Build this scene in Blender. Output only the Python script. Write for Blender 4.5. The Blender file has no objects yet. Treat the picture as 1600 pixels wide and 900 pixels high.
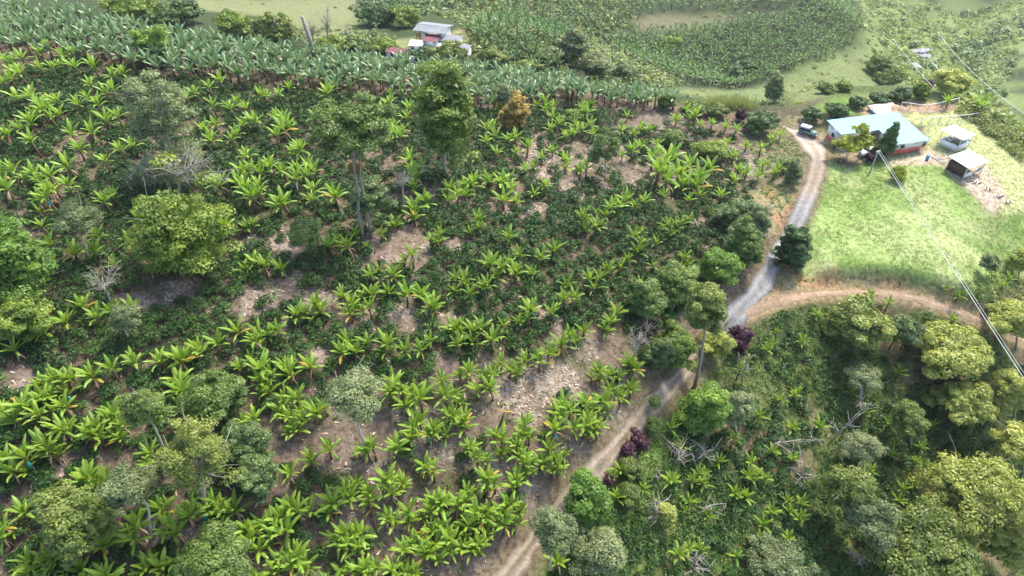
import bpy, math, random
import numpy as np
from math import radians, sin, cos, pi

# ------------------------------------------------------------------ camera, world, sun, exposure
SC = bpy.context.scene
C = SC.collection
PITCH = radians(40); CP, SP = cos(PITCH), sin(PITCH); F = 1065.0
cam_data = bpy.data.cameras.new('camera'); cam_data.sensor_width = 36
cam_data.lens = 36 * F / 1600; cam_data.clip_end = 5000; cam_data.clip_start = 0.5
cam = bpy.data.objects.new('camera', cam_data); C.objects.link(cam)
cam.location = (0, 0, 0); cam.rotation_euler = (radians(90) - PITCH, 0, 0)
SC.camera = cam
SUN_ELEV = radians(56); SUN_AZ = radians(38)          # azimuth clockwise from +y
world = bpy.data.worlds.new('World'); SC.world = world; world.use_nodes = True
wn = world.node_tree.nodes; wl = world.node_tree.links
sky = wn.new('ShaderNodeTexSky'); sky.sky_type = 'NISHITA'; sky.sun_disc = False
sky.sun_elevation = SUN_ELEV; sky.sun_rotation = SUN_AZ; sky.dust_density = 2.5
wn['Background'].inputs['Strength'].default_value = 0.15
wl.new(sky.outputs['Color'], wn['Background'].inputs['Color'])
sd = bpy.data.lights.new('sun', 'SUN'); sd.energy = 2.3; sd.angle = radians(12.0); sd.color = (1, 0.93, 0.79)
sun = bpy.data.objects.new('sun', sd); C.objects.link(sun)
sdir = np.array([sin(SUN_AZ) * cos(SUN_ELEV), cos(SUN_AZ) * cos(SUN_ELEV), sin(SUN_ELEV)])
from mathutils import Vector, Matrix, Euler
sun.rotation_euler = Vector(sdir).to_track_quat('Z', 'Y').to_euler()
SC.view_settings.view_transform = 'Standard'; SC.view_settings.look = 'None'
SC.view_settings.exposure = 1.58; SC.view_settings.gamma = 1.0

RNG = np.random.default_rng(7); random.seed(7)

# ------------------------------------------------------------------ map helpers (photo survey -> terrain)
def ray(px, py):
    u = (np.asarray(px, float) - 800) / F; w = (450 - np.asarray(py, float)) / F
    return np.stack([u, CP + w * SP, -SP + w * CP], -1)
def at_z(px, py, z):
    d = ray(px, py); return d * (z / d[..., 2])[..., None] if np.ndim(z) or np.ndim(px) else d * (z / d[2])
def proj(x, y, z):
    dep = y * CP - z * SP; up = y * SP + z * CP
    return 800 + F * x / dep, 450 - F * up / dep, dep
def sstep(a, b, x):
    t = np.clip((x - a) / (b - a), 0, 1); return t * t * (3 - 2 * t)

_ng = np.random.default_rng(3).random((256, 256))
def vnoise(x, y, s, seed=0):
    x = np.asarray(x, float) / s + seed * 17.3 + 1000; y = np.asarray(y, float) / s + seed * 31.7 + 1000
    xi = np.floor(x).astype(int); yi = np.floor(y).astype(int); fx = x - xi; fy = y - yi
    fx = fx * fx * (3 - 2 * fx); fy = fy * fy * (3 - 2 * fy)
    g = lambda a, b: _ng[a % 256, b % 256]
    return (g(xi, yi) * (1 - fx) + g(xi + 1, yi) * fx) * (1 - fy) + (g(xi, yi + 1) * (1 - fx) + g(xi + 1, yi + 1) * fx) * fy
def fbm(x, y, s, seed=0):
    return vnoise(x, y, s, seed) * .55 + vnoise(x, y, s * .47, seed + 1) * .28 + vnoise(x, y, s * .21, seed + 2) * .17

class TPS:
    def __init__(self, P, Z, lam=0.0):
        P = np.array(P, float) / 100; n = len(P)
        K = self.k(np.linalg.norm(P[:, None] - P[None], axis=2)) + lam * np.eye(n)
        A = np.zeros((n + 3, n + 3)); A[:n, :n] = K; A[:n, n] = 1; A[:n, n + 1:] = P; A[n, :n] = 1; A[n + 1:, :n] = P.T
        self.w = np.linalg.solve(A, np.r_[Z, 0, 0, 0]); self.P = P
    def k(self, r): return np.where(r > 1e-9, r * r * np.log(np.maximum(r, 1e-9)), 0)
    def __call__(self, x, y):
        x = np.asarray(x, float) / 100; y = np.asarray(y, float) / 100
        out = self.w[-3] + self.w[-2] * x + self.w[-1] * y
        for (a, b), w in zip(self.P, self.w[:-3]):
            out = out + w * self.k(np.hypot(x - a, y - b))
        return out

near_c = [(0,900,-55),(0,700,-51),(0,450,-49),(0,250,-48.5),(0,60,-47),(400,900,-61),(400,700,-56.5),(400,450,-52.7),
 (400,250,-52),(400,120,-52),(800,900,-68),(800,700,-63.4),(800,450,-57.9),(800,250,-58),(800,140,-60),(600,800,-62.5),
 (600,600,-57),(600,300,-54.5),(600,120,-56),(1000,450,-63),(1000,330,-61.5),(1000,250,-63),(1000,180,-63.5),(950,560,-63.5),
 (950,720,-67),(850,820,-67.8),(1050,600,-68.3),(1150,490,-69),(1200,200,-66),(1215,400,-68.5),(1270,290,-67.5),(1262,208,-66.5),
 (1370,215,-66.3),(1500,250,-66.6),(1430,240,-66.5),(1300,300,-67.8),(1300,410,-70),(1300,462,-71.2),(1450,300,-67.8),
 (1510,380,-71),(1600,330,-70),(1600,262,-68),(1540,503,-75.5),(1420,466,-72.6),(1230,470,-70.1),(1600,420,-76),
 (1100,650,-72.5),(1250,600,-77),(1250,700,-80),(1100,800,-77),(1000,880,-73.5),(1250,880,-84),(1500,800,-90),
 (1400,650,-83),(1600,650,-87),(1600,900,-94),(1400,560,-78),(1200,540,-72.5),(1400,150,-62.0),(1310,172,-64.3),(1480,150,-64.5),(1440,168,-65.9),(1370,176,-66.3),(1410,174,-66.2)]
pp = np.array([at_z(a, b, z) for a, b, z in near_c])
TN = TPS(pp[:, :2], pp[:, 2], 0.002)
far_c = [(675,70,205),(600,110,195),(450,20,250),(100,0,215),(0,0,210),(850,60,215),(900,120,200),(1000,30,300),(1150,130,288),
 (1100,0,345),(1300,15,340),(1330,105,292),(1200,150,262),(1270,140,270),(1400,60,430),(1400,0,600),(1600,0,570),(1500,60,480),
 (1600,100,400),(1560,180,350),(1480,110,390),(700,0,300),(600,10,280),(300,0,262),(950,75,270),(1050,100,278),(1650,300,320),(1500,0,590)]
fp = np.array([ray(a, b) * d for a, b, d in far_c])
fp = np.vstack([fp, [[-300, 250, -70], [-250, 500, -40], [0, 600, -60], [250, 800, -140], [500, 700, -120], [600, 300, -160], [420, 100, -170], [800, 1200, -100]]])
TF = TPS(fp[:, :2], fp[:, 2], 0.01)
edge_px = [(0,22,-46.8),(200,52,-49),(400,84,-52),(600,106,-56),(800,124,-60),(1000,152,-63),(1080,170,-64.5),(1180,180,-65.6),(1250,176,-65.6),
 (1300,158,-64.5),(1350,128,-62.3),(1400,122,-61.5),(1450,130,-62.5),(1500,165,-65.2),(1552,205,-67),(1620,262,-68.3),(1700,340,-71)]
E = [tuple(at_z(a, b, z)[:2]) for a, b, z in edge_px]
E = np.array([(E[0][0] - 250, E[0][1] - 20)] + E + [(150, 70), (170, 0), (200, -60)])

def seg_dist(x, y, poly):
    x = np.asarray(x, float); y = np.asarray(y, float)
    best = np.full(x.shape, 1e9); side = np.zeros(x.shape)
    for (ax, ay), (bx, by) in zip(poly[:-1], poly[1:]):
        dx, dy = bx - ax, by - ay; L = dx * dx + dy * dy
        t = np.clip(((x - ax) * dx + (y - ay) * dy) / L, 0, 1)
        d = np.hypot(x - ax - t * dx, y - ay - t * dy)
        cr = dx * (y - ay) - dy * (x - ax)
        m = d < best - 1e-6; best = np.where(m, d, best); side = np.where(m, np.sign(cr), side)
    return best, side

path_px = [(1165,492),(1185,481),(1210,472),(1250,463),(1300,459),(1360,458),(1420,465),(1470,479),(1520,497),(1560,512),(1610,538),(1680,575)]
road_px = [(740,968),(770,930),(800,892),(850,822),(900,768),(950,714),(1000,655),(1050,600),(1090,555),(1130,512),(1160,482),(1190,445),(1215,400),(1240,358),
 (1258,318),(1271,285),(1277,255),(1268,232),(1252,214),(1236,205),(1222,198)]
def cast_h(px, py, h, hf, tmax=1000):
    px = np.atleast_1d(np.asarray(px, float)); py = np.atleast_1d(np.asarray(py, float))
    d = ray(px, py); ts = np.geomspace(25, tmax, 240)
    prev = np.full(px.shape, 25.0); hit = np.full(px.shape, float(tmax)); done = np.zeros(px.shape, bool)
    for t in ts:
        p = d * t; below = (p[:, 2] < hf(p[:, 0], p[:, 1]) + h) & ~done
        hit = np.where(below, t, hit); done |= below; prev = np.where(done, prev, t)
        if done.all(): break
    lo, hi = prev, hit
    for _ in range(14):
        m = (lo + hi) / 2; p = d * m[:, None]; b = p[:, 2] < hf(p[:, 0], p[:, 1]) + h
        hi = np.where(b, m, hi); lo = np.where(b, lo, m)
    return d * ((lo + hi) / 2)[:, None]
_pw = cast_h([a for a, b in path_px], [b for a, b in path_px], 0, TN)[:, :2]
_rw = cast_h([a for a, b in road_px], [b for a, b in road_px], 0, TN)[:, :2]
def smooth_poly(P, n=6):
    P = np.array(P); t = np.arange(len(P)); tt = np.linspace(0, len(P) - 1, (len(P) - 1) * n + 1)
    out = []
    for v in tt:
        i = int(min(v, len(P) - 2)); f = v - i
        p0, p1, p2, p3 = P[max(i - 1, 0)], P[i], P[i + 1], P[min(i + 2, len(P) - 1)]
        out.append(.5 * ((2 * p1) + (-p0 + p2) * f + (2 * p0 - 5 * p1 + 4 * p2 - p3) * f * f + (-p0 + 3 * p1 - 3 * p2 + p3) * f ** 3))
    return np.array(out)
ROAD = smooth_poly(_rw); PATH = smooth_poly(_pw)
ROADC = ROAD[::3]; PATHC = PATH[::3]

def height(x, y):
    x = np.asarray(x, float); y = np.asarray(y, float)
    n = TN(x, y); f = np.clip(TF(x, y), -240, -22)
    d, s = seg_dist(x, y, E)
    out = np.where(s > 0, d, -d)           # + outside the plateau
    D = 42 + 30 * sstep(25, 95, x)
    w = sstep(0, 1, (out + 2) / D)
    n = n + (fbm(x, y, 9, 1) - .5) * .9 * sstep(0, 6, -out)
    dp, sp = seg_dist(x, y, PATHC)
    n = n + 2.1 * sstep(1.4, 3.4, dp) * (sp > 0) * np.exp(-np.maximum(dp - 3.4, 0) / 22) * sstep(49, 54, x + 0 * y + 2)
    n = n - 1.2 * sstep(1.3, 5, dp) * (sp < 0) * np.exp(-np.maximum(dp - 5, 0) / 8)
    dr, sr = seg_dist(x, y, ROADC)
    n = n + .9 * sstep(2.2, 4.2, dr) * (sr > 0) * np.exp(-np.maximum(dr - 4.2, 0) / 8) * (y < 118)
    f = f + (fbm(x, y, 45, 5) - .5) * (9 + 26 * sstep(110, 170, x)) * sstep(230, 400, y) + (fbm(x, y, 20, 9) - .5) * 2.5
    return n * (1 - w) + f * w
def axis(a0, a1, st, b0, b1, g=1.06):
    core = list(np.arange(a0, a1 + .01, st)); s = st; lo = []; v = a0
    while v > b0: s *= g; v -= min(s, 60); lo.append(v)
    s = st; hi = []; v = a1
    while v < b1: s *= g; v += min(s, 60); hi.append(v)
    return np.array(lo[::-1] + core + hi)
xs = axis(-72, 106, .7, -700, 900, 1.045); ys = axis(22, 158, .7, -120, 1100, 1.04)
X, Y = np.meshgrid(xs, ys); HG = height(X, Y)
def hgt(x, y):
    """height of the terrain mesh itself (bilinear on its grid)"""
    x = np.asarray(x, float); y = np.asarray(y, float)
    i = np.clip(np.searchsorted(xs, x) - 1, 0, len(xs) - 2); j = np.clip(np.searchsorted(ys, y) - 1, 0, len(ys) - 2)
    fx = np.clip((x - xs[i]) / (xs[i + 1] - xs[i]), 0, 1); fy = np.clip((y - ys[j]) / (ys[j + 1] - ys[j]), 0, 1)
    return (HG[j, i] * (1 - fx) + HG[j, i + 1] * fx) * (1 - fy) + (HG[j + 1, i] * (1 - fx) + HG[j + 1, i + 1] * fx) * fy
def cast(px, py, h=0.0): return cast_h(px, py, h, hgt)
def gz(x, y): return float(hgt(np.array([x]), np.array([y]))[0])

# ------------------------------------------------------------------ mesh helpers
def mesh_np(name, V, Fs, mats=(), attrs=None, smooth=False, mat_idx=None):
    me = bpy.data.meshes.new(name); V = np.asarray(V, np.float32)
    me.vertices.add(len(V)); me.vertices.foreach_set('co', V.ravel())
    Fs = [np.asarray(f, np.int32) for f in Fs if len(f)]
    tot = sum(f.size for f in Fs); npol = sum(len(f) for f in Fs)
    me.loops.add(tot); me.polygons.add(npol)
    me.loops.foreach_set('vertex_index', np.concatenate([f.ravel() for f in Fs]))
    sizes = np.concatenate([np.full(len(f), f.shape[1], np.int32) for f in Fs])
    me.polygons.foreach_set('loop_start', np.r_[0, np.cumsum(sizes)[:-1]].astype(np.int32))
    if smooth: me.polygons.foreach_set('use_smooth', np.ones(npol, bool))
    for m in mats: me.materials.append(m)
    if mat_idx is not None: me.polygons.foreach_set('material_index', np.asarray(mat_idx, np.int32))
    for k, a in (attrs or {}).items():
        a = np.asarray(a, np.float32)
        if a.ndim == 1:
            at = me.attributes.new(k, 'FLOAT', 'POINT'); at.data.foreach_set('value', a)
        else:
            at = me.attributes.new(k, 'FLOAT_COLOR', 'POINT')
            at.data.foreach_set('color', np.c_[a, np.ones(len(a))].astype(np.float32).ravel())
    me.update(calc_edges=True)
    return me

class G:
    """collects geometry with a tint value per vertex"""
    def __init__(s): s.V = []; s.F = {3: [], 4: []}; s.T = []; s.R = []; s.n = 0
    def add(s, V, Fs, tint=.5, rib=None):
        V = np.asarray(V, float); s.V.append(V)
        for f in (Fs if isinstance(Fs, list) else [Fs]):
            f = np.asarray(f)
            if len(f): s.F[f.shape[1]].append(f + s.n)
        s.T.append(np.broadcast_to(np.asarray(tint, float), (len(V),)) if np.ndim(tint) < 2 else tint)
        s.R.append(np.zeros(len(V)) if rib is None else rib); s.n += len(V)
    def cards(s, P, N, size, tint, aspect=.5, rng=RNG):
        """kite-shaped folded leaves at P facing N"""
        n = len(P); N = N / (np.linalg.norm(N, axis=1)[:, None] + 1e-9)
        r = rng.normal(size=(n, 3)); u = r - (r * N).sum(1)[:, None] * N; u /= np.linalg.norm(u, axis=1)[:, None] + 1e-9
        v = np.cross(N, u); size = np.broadcast_to(size, (n,))[:, None]
        a = P - u * size * .45 + v * size * aspect * .55; b = P + u * size * .62 - N * size * .1; c = P - u * size * .35 - v * size * aspect * .55
        V = np.stack([a, c, b], 1).reshape(-1, 3)
        s.add(V, np.arange(n * 3).reshape(n, 3), np.repeat(np.broadcast_to(tint, (n,)), 3))
    def tube(s, pts, rad, k=6, tint=.5, cap=True):
        pts = np.asarray(pts, float); rad = np.broadcast_to(rad, (len(pts),)); T = np.gradient(pts, axis=0)
        T /= np.linalg.norm(T, axis=1)[:, None] + 1e-9
        up = np.array([0, 0, 1.]) if abs(T[0][2]) < .9 else np.array([1., 0, 0])
        A = np.cross(T, up); A /= np.linalg.norm(A, axis=1)[:, None] + 1e-9; B = np.cross(T, A)
        th = np.arange(k) * 2 * pi / k
        V = (pts[:, None] + rad[:, None, None] * (np.cos(th)[None, :, None] * A[:, None] + np.sin(th)[None, :, None] * B[:, None])).reshape(-1, 3)
        m = len(pts); i = np.arange(m - 1)[:, None] * k; j = np.arange(k)[None]
        q = np.stack([i + j, i + (j + 1) % k, i + k + (j + 1) % k, i + k + j], -1).reshape(-1, 4)
        tr = [[0, a + 1, a] for a in range(1, k - 1)] + [[(m - 1) * k, (m - 1) * k + a, (m - 1) * k + a + 1] for a in range(1, k - 1)]
        s.add(V, [q, np.array(tr)], tint)
    def box(s, c, d, rz=0, tint=.5, tilt=None, top=None):
        x, y, z = [v / 2 for v in d]
        V = np.array([[-x,-y,-z],[x,-y,-z],[x,y,-z],[-x,y,-z],[-x,-y,z],[x,-y,z],[x,y,z],[-x,y,z]], float)
        if top is not None: V[4:, 0] *= top[0]; V[4:, 1] *= top[1]
        if tilt is not None: V = V @ np.array(Euler(tilt).to_matrix()).T
        V = V @ np.array(Matrix.Rotation(rz, 3, 'Z')).T + np.array(c)
        s.add(V, np.array([[0,3,2,1],[4,5,6,7],[0,1,5,4],[1,2,6,5],[2,3,7,6],[3,0,4,7]]), tint)
    def prism(s, prof, y0, y1, tint=.5):
        """profile in x,z extruded along y"""
        n = len(prof); V = [(a, y0, b) for a, b in prof] + [(a, y1, b) for a, b in prof]
        q = [[i, i + n, (i + 1) % n + n, (i + 1) % n] for i in range(n)]
        t = [[0, i, i + 1] for i in range(1, n - 1)] + [[n, n + i + 1, n + i] for i in range(1, n - 1)]
        s.add(V, [np.array(q), np.array(t)], tint)
    def mesh(s, name, mats, smooth=False):
        return mesh_np(name, np.concatenate(s.V), [np.concatenate(s.F[k]) for k in (4, 3) if s.F[k]], mats,
                       {'tint': np.concatenate(s.T), 'rib': np.concatenate(s.R)}, smooth)
    def obj(s, name, mat, parent=None, smooth=False, loc=None):
        o = bpy.data.objects.new(name, s.mesh(name, [mat], smooth)); C.objects.link(o)
        if parent is not None: o.parent = parent
        if loc is not None: o.location = loc
        return o
def tag(o, label=None, cat=None, group=None, kind=None):
    if label: o['label'] = label
    if cat: o['category'] = cat
    if group: o['group'] = group
    if kind: o['kind'] = kind
    return o
def empty(name, loc, rz=0, label=None, cat=None, group=None):
    o = bpy.data.objects.new(name, None); C.objects.link(o); o.location = loc; o.rotation_euler = (0, 0, rz); o.empty_display_size = .3
    return tag(o, label, cat, group)
def link(name, me, parent=None, loc=(0, 0, 0), rot=(0, 0, 0), scale=(1, 1, 1)):
    o = bpy.data.objects.new(name, me); C.objects.link(o); o.parent = parent; o.location = loc; o.rotation_euler = rot; o.scale = scale
    return o

# ------------------------------------------------------------------ materials
class NT:
    def __init__(s, name):
        s.m = bpy.data.materials.new(name); s.m.use_nodes = True; s.t = s.m.node_tree
        s.out = s.t.nodes['Material Output']; s.b = s.t.nodes['Principled BSDF']
    def n(s, t, **k):
        o = s.t.nodes.new(t)
        for a, v in k.items():
            if a.startswith('i_'): o.inputs[a[2:].replace('_', ' ')].default_value = v
            else: setattr(o, a, v)
        return o
    def l(s, a, b): s.t.links.new(a, b)
    def mix(s, f, a, b, mode='MIX'):
        o = s.n('ShaderNodeMix', data_type='RGBA', blend_type=mode)
        for sock, v in ((o.inputs[0], f), (o.inputs[6], a), (o.inputs[7], b)):
            if hasattr(v, 'is_linked') or isinstance(v, bpy.types.NodeSocket): s.l(v, sock)
            else: sock.default_value = v if not isinstance(v, tuple) else (*v, 1)[:4]
        return o.outputs[2]
    def noise(s, scale, detail=4, rough=.6, coord=None):
        o = s.n('ShaderNodeTexNoise', i_Scale=scale, i_Detail=detail, i_Roughness=rough)
        if coord is None:
            if not hasattr(s, 'geo'): s.geo = s.n('ShaderNodeNewGeometry')
            coord = s.geo.outputs['Position']
        s.l(coord, o.inputs['Vector']); return o.outputs['Fac']
    def ramp(s, f, a, b):
        o = s.n('ShaderNodeMapRange', i_From_Min=a, i_From_Max=b); s.l(f, o.inputs[0]); return o.outputs[0]
    def attr(s, name): return s.n('ShaderNodeAttribute', attribute_name=name)
    def math(s, op, a, b=None):
        o = s.n('ShaderNodeMath', operation=op)
        for i, v in enumerate((a, b)):
            if v is None: continue
            if isinstance(v, bpy.types.NodeSocket): s.l(v, o.inputs[i])
            else: o.inputs[i].default_value = v
        return o.outputs[0]
    def bump(s, h, strength=.5, dist=.1):
        o = s.n('ShaderNodeBump', i_Strength=strength, i_Distance=dist); s.l(h, o.inputs['Height']); s.l(o.outputs[0], s.b.inputs['Normal'])

def leafmat(name, dark, mid, light, trans=.3, rough=.5, objrand=.35, rib=0.0, spec=.4):
    t = NT(name); a = t.attr('tint').outputs['Fac']; oi = t.n('ShaderNodeObjectInfo').outputs['Random']
    v = t.math('ADD', a, t.math('MULTIPLY', t.math('SUBTRACT', oi, .5), objrand))
    r = t.n('ShaderNodeValToRGB'); e = r.color_ramp.elements; e[0].color = (*dark, 1); e[1].color = (*light, 1)
    m = r.color_ramp.elements.new(.5); m.color = (*mid, 1); t.l(v, r.inputs[0]); col = r.outputs[0]
    if rib:
        rb = t.math('MULTIPLY', t.math('POWER', t.attr('rib').outputs['Fac'], 5.0), rib)
        col = t.mix(rb, col, (.34, .40, .13))
    t.l(col, t.b.inputs['Base Color']); t.b.inputs['Roughness'].default_value = rough
    t.b.inputs['Specular IOR Level'].default_value = spec
    tr = t.n('ShaderNodeBsdfTranslucent'); tc = t.mix(.5, col, (.30, .40, .03), 'MULTIPLY')
    t.l(t.mix(.45, col, (light[0] * 1.1, light[1] * 1.1, light[2] * .6)), tr.inputs['Color'])
    mx = t.n('ShaderNodeMixShader'); mx.inputs[0].default_value = trans
    t.l(t.b.outputs[0], mx.inputs[1]); t.l(tr.outputs[0], mx.inputs[2]); t.l(mx.outputs[0], t.out.inputs[0])
    return t.m
def plain(name, c1, c2=None, scale=3, rough=.7, metal=0, bump=0, tint=False, spec=.4):
    t = NT(name); c2 = c2 or tuple(x * .8 for x in c1)
    f = t.ramp(t.noise(scale), .35, .65)
    if tint: f = t.math('ADD', t.math('MULTIPLY', f, .4), t.math('MULTIPLY', t.attr('tint').outputs['Fac'], .6))
    t.l(t.mix(f, c2, c1), t.b.inputs['Base Color']); t.b.inputs['Roughness'].default_value = rough
    t.b.inputs['Metallic'].default_value = metal; t.b.inputs['Specular IOR Level'].default_value = spec
    if bump: t.bump(t.noise(scale * 4), bump, .03)
    return t.m

M = {}
M['banana'] = leafmat('banana_leaf', (.065,.15,.012), (.165,.29,.018), (.36,.46,.04), .36, .5, .45, rib=.75)
M['banana_lime'] = leafmat('banana_leaf_lime', (.09,.19,.018), (.20,.36,.03), (.36,.50,.06), .36, .45, .45, rib=.7)
M['plantain'] = leafmat('plantain_leaf', (.045,.105,.042), (.11,.205,.09), (.23,.33,.17), .25, .38, .2, rib=.6)
M['far_banana'] = leafmat('distant_banana_leaf', (.025,.07,.016), (.07,.155,.034), (.18,.29,.065), .25, .5, .3)
M['yellowleaf'] = leafmat('yellow_leaf', (.30,.16,.03), (.45,.30,.04), (.5,.42,.06), .3, .6)
M['dryleaf'] = leafmat('dry_leaf', (.11,.06,.035), (.26,.17,.11), (.52,.43,.34), .1, .9)
M['stem'] = plain('banana_stem', (.17,.115,.05), (.07,.05,.025), 5, .8, tint=True)
M['coffee'] = leafmat('coffee_leaf', (.014,.040,.010), (.034,.082,.018), (.10,.175,.036), .16, .5, .5, spec=.2)
M['weed'] = leafmat('weed_leaf', (.04,.085,.014), (.10,.175,.028), (.22,.30,.065), .25, .6)
M['grassblade'] = leafmat('grass_blade', (.08,.14,.025), (.16,.24,.05), (.32,.36,.14), .3, .7)
M['bark'] = plain('pale_bark', (.34,.30,.25), (.17,.14,.11), 2, .9, tint=True)
M['bark_pale'] = plain('whitish_bark', (.50,.46,.40), (.30,.26,.22), 2, .9, tint=True)
M['bark_dark'] = plain('brown_bark', (.16,.12,.09), (.07,.055,.04), 2, .9, tint=True)
M['dead'] = plain('bleached_wood', (.40,.365,.32), (.22,.195,.17), 2, .9)
LEAF = {
 'dense': leafmat('leaf_dense', (0.057,0.105,0.016), (0.140,0.217,0.029), (0.314,0.380,0.046), .28),
 'bright': leafmat('leaf_bright', (0.057,0.125,0.016), (0.136,0.249,0.034), (0.295,0.431,0.057), .3),
 'mid': leafmat('leaf_mid', (0.048,0.095,0.018), (0.111,0.178,0.035), (0.221,0.295,0.062), .28),
 'blue': leafmat('leaf_bluish', (0.041,0.077,0.022), (0.090,0.148,0.042), (0.181,0.236,0.069), .22),
 'grey': leafmat('leaf_greyish', (0.071,0.103,0.038), (0.160,0.206,0.081), (0.308,0.351,0.162), .28),
 'olive': leafmat('leaf_olive', (0.039,0.074,0.013), (0.119,0.171,0.032), (0.295,0.340,0.068), .28),
 'yellow': leafmat('leaf_yellowish', (0.121,0.155,0.027), (0.297,0.344,0.068), (0.567,0.581,0.149), .3),
 'lime': leafmat('leaf_lime', (0.141,0.176,0.014), (0.299,0.351,0.026), (0.458,0.480,0.062), .35),
 'dark': leafmat('leaf_dark', (.02,.05,.014), (.06,.12,.024), (.14,.22,.05), .15),
 'purple': leafmat('leaf_purple', (0.024,0.006,0.012), (0.058,0.015,0.030), (0.109,0.038,0.055), .2),
 'orange': leafmat('leaf_orange_brown', (0.132,0.077,0.017), (0.286,0.187,0.033), (0.418,0.308,0.066), .2),
 'far': leafmat('leaf_distant', (0.041,0.077,0.016), (0.116,0.168,0.035), (0.296,0.337,0.073), .2),
}
def terrain_mat(name, bumpd=.12):
    t = NT(name); c = t.attr('col').outputs['Color']
    n1 = t.noise(1.5, 8, .78); n2 = t.noise(4.5, 5, .7); n3 = t.noise(.12, 4)
    c = t.mix(t.ramp(n1, .44, .60), c, t.mix(1.0, c, (.42,.40,.36), 'MULTIPLY'))
    c = t.mix(t.math('MULTIPLY', t.ramp(n2, .5, .75), .5), c, t.mix(1.0, c, (1.8,1.75,1.7), 'MULTIPLY'))
    c = t.mix(t.math('MULTIPLY', t.ramp(n3, .4, .7), .3), c, t.mix(1.0, c, (.7,.85,.6), 'MULTIPLY'))
    t.l(c, t.b.inputs['Base Color']); t.b.inputs['Roughness'].default_value = .95; t.b.inputs['Specular IOR Level'].default_value = .15
    t.bump(n2, .6, bumpd); return t.m
M['ground'] = terrain_mat('soil_and_litter'); M['lawn'] = terrain_mat('mown_grass'); M['hill'] = terrain_mat('hillside_ground', .5)
t = NT('dirt_track'); c = t.attr('col').outputs['Color']
c = t.mix(t.ramp(t.noise(2.2, 6, .7), .4, .7), c, t.mix(1.0, c, (.62,.6,.58), 'MULTIPLY'))
c = t.mix(t.math('MULTIPLY', t.ramp(t.noise(9, 3, .7), .5, .7), .5), c, t.mix(1.0, c, (1.4,1.4,1.4), 'MULTIPLY'))
c = t.mix(t.math('MULTIPLY', t.ramp(t.noise(.7, 6, .8), .42, .58), .6), c, t.mix(1.0, c, (.6,.58,.5), 'MULTIPLY'))
t.l(c, t.b.inputs['Base Color']); t.b.inputs['Roughness'].default_value = .95; t.bump(t.noise(7, 5), .8, .1); M['track'] = t.m

# ------------------------------------------------------------------ terrain
def world_poly(pts): return cast([a for a, b in pts], [b for a, b in pts])[:, :2]
def inside(x, y, poly):
    r = np.zeros(x.shape, bool); n = len(poly)
    for i in range(n):
        (ax, ay), (bx, by) = poly[i], poly[(i + 1) % n]
        c = ((ay > y) != (by > y)); r ^= c & (x < (bx - ax) * (y - ay) / ((by - ay) or 1e-9) + ax)
    return r
def pmask(x, y, poly, soft):
    m = (x > poly[:, 0].min() - 2 * soft) & (x < poly[:, 0].max() + 2 * soft) & (y > poly[:, 1].min() - 2 * soft) & (y < poly[:, 1].max() + 2 * soft)
    out = np.zeros(np.shape(x)); out[m] = pmask_(x[m], y[m], poly, soft); return out
def pmask_(x, y, poly, soft):
    d, _ = seg_dist(x, y, np.vstack([poly, poly[:1]])); s = inside(x, y, poly)
    wob = (fbm(x, y, 5, 11) - .5) * soft * 1.6
    return sstep(-soft, soft, np.where(s, d, -d) + wob)

Z_LAWN = world_poly([(1290,250),(1330,262),(1380,240),(1440,238),(1470,250),(1500,290),(1560,345),(1600,330),(1640,400),(1530,480),(1470,455),(1400,440),(1330,430),(1262,438),(1240,400),(1262,350),(1280,310)])
Z_PALE = world_poly([(1400,182),(1500,170),(1552,206),(1640,280),(1660,370),(1600,350),(1560,330),(1520,285),(1455,240),(1440,200)])
Z_YARD = world_poly([(1180,196),(1235,184),(1300,180),(1300,205),(1320,225),(1370,245),(1300,250),(1285,240),(1250,225),(1215,212)])
Z_DIRT = world_poly([(1380,246),(1430,240),(1455,236),(1470,240),(1540,255),(1575,312),(1545,330),(1500,285),(1465,258),(1390,262)])
Z_BANK = world_poly([(1180,490),(1215,430),(1290,428),(1380,428),(1480,448),(1540,480),(1560,505),(1500,490),(1420,462),(1300,456),(1230,468)])
Z_BANK2 = world_poly([(1170,300),(1215,280),(1250,290),(1245,340),(1215,370),(1190,350)])
Z_MOUND = world_poly([(1260,178),(1300,152),(1400,118),(1480,130),(1520,170),(1440,172),(1340,180)])
Z_SCARP = world_poly([(1340,172),(1400,156),(1480,160),(1500,168),(1400,176),(1350,182)])
Z_RIGHT = world_poly([(1165,505),(1230,475),(1420,470),(1600,545),(1680,600),(1680,1000),(820,960),(870,880),(960,750),(1100,600)])
Z_VERGE = world_poly([(800,960),(860,880),(960,750),(1040,650),(1120,560),(1100,660),(1000,800),(1000,960)])
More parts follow.
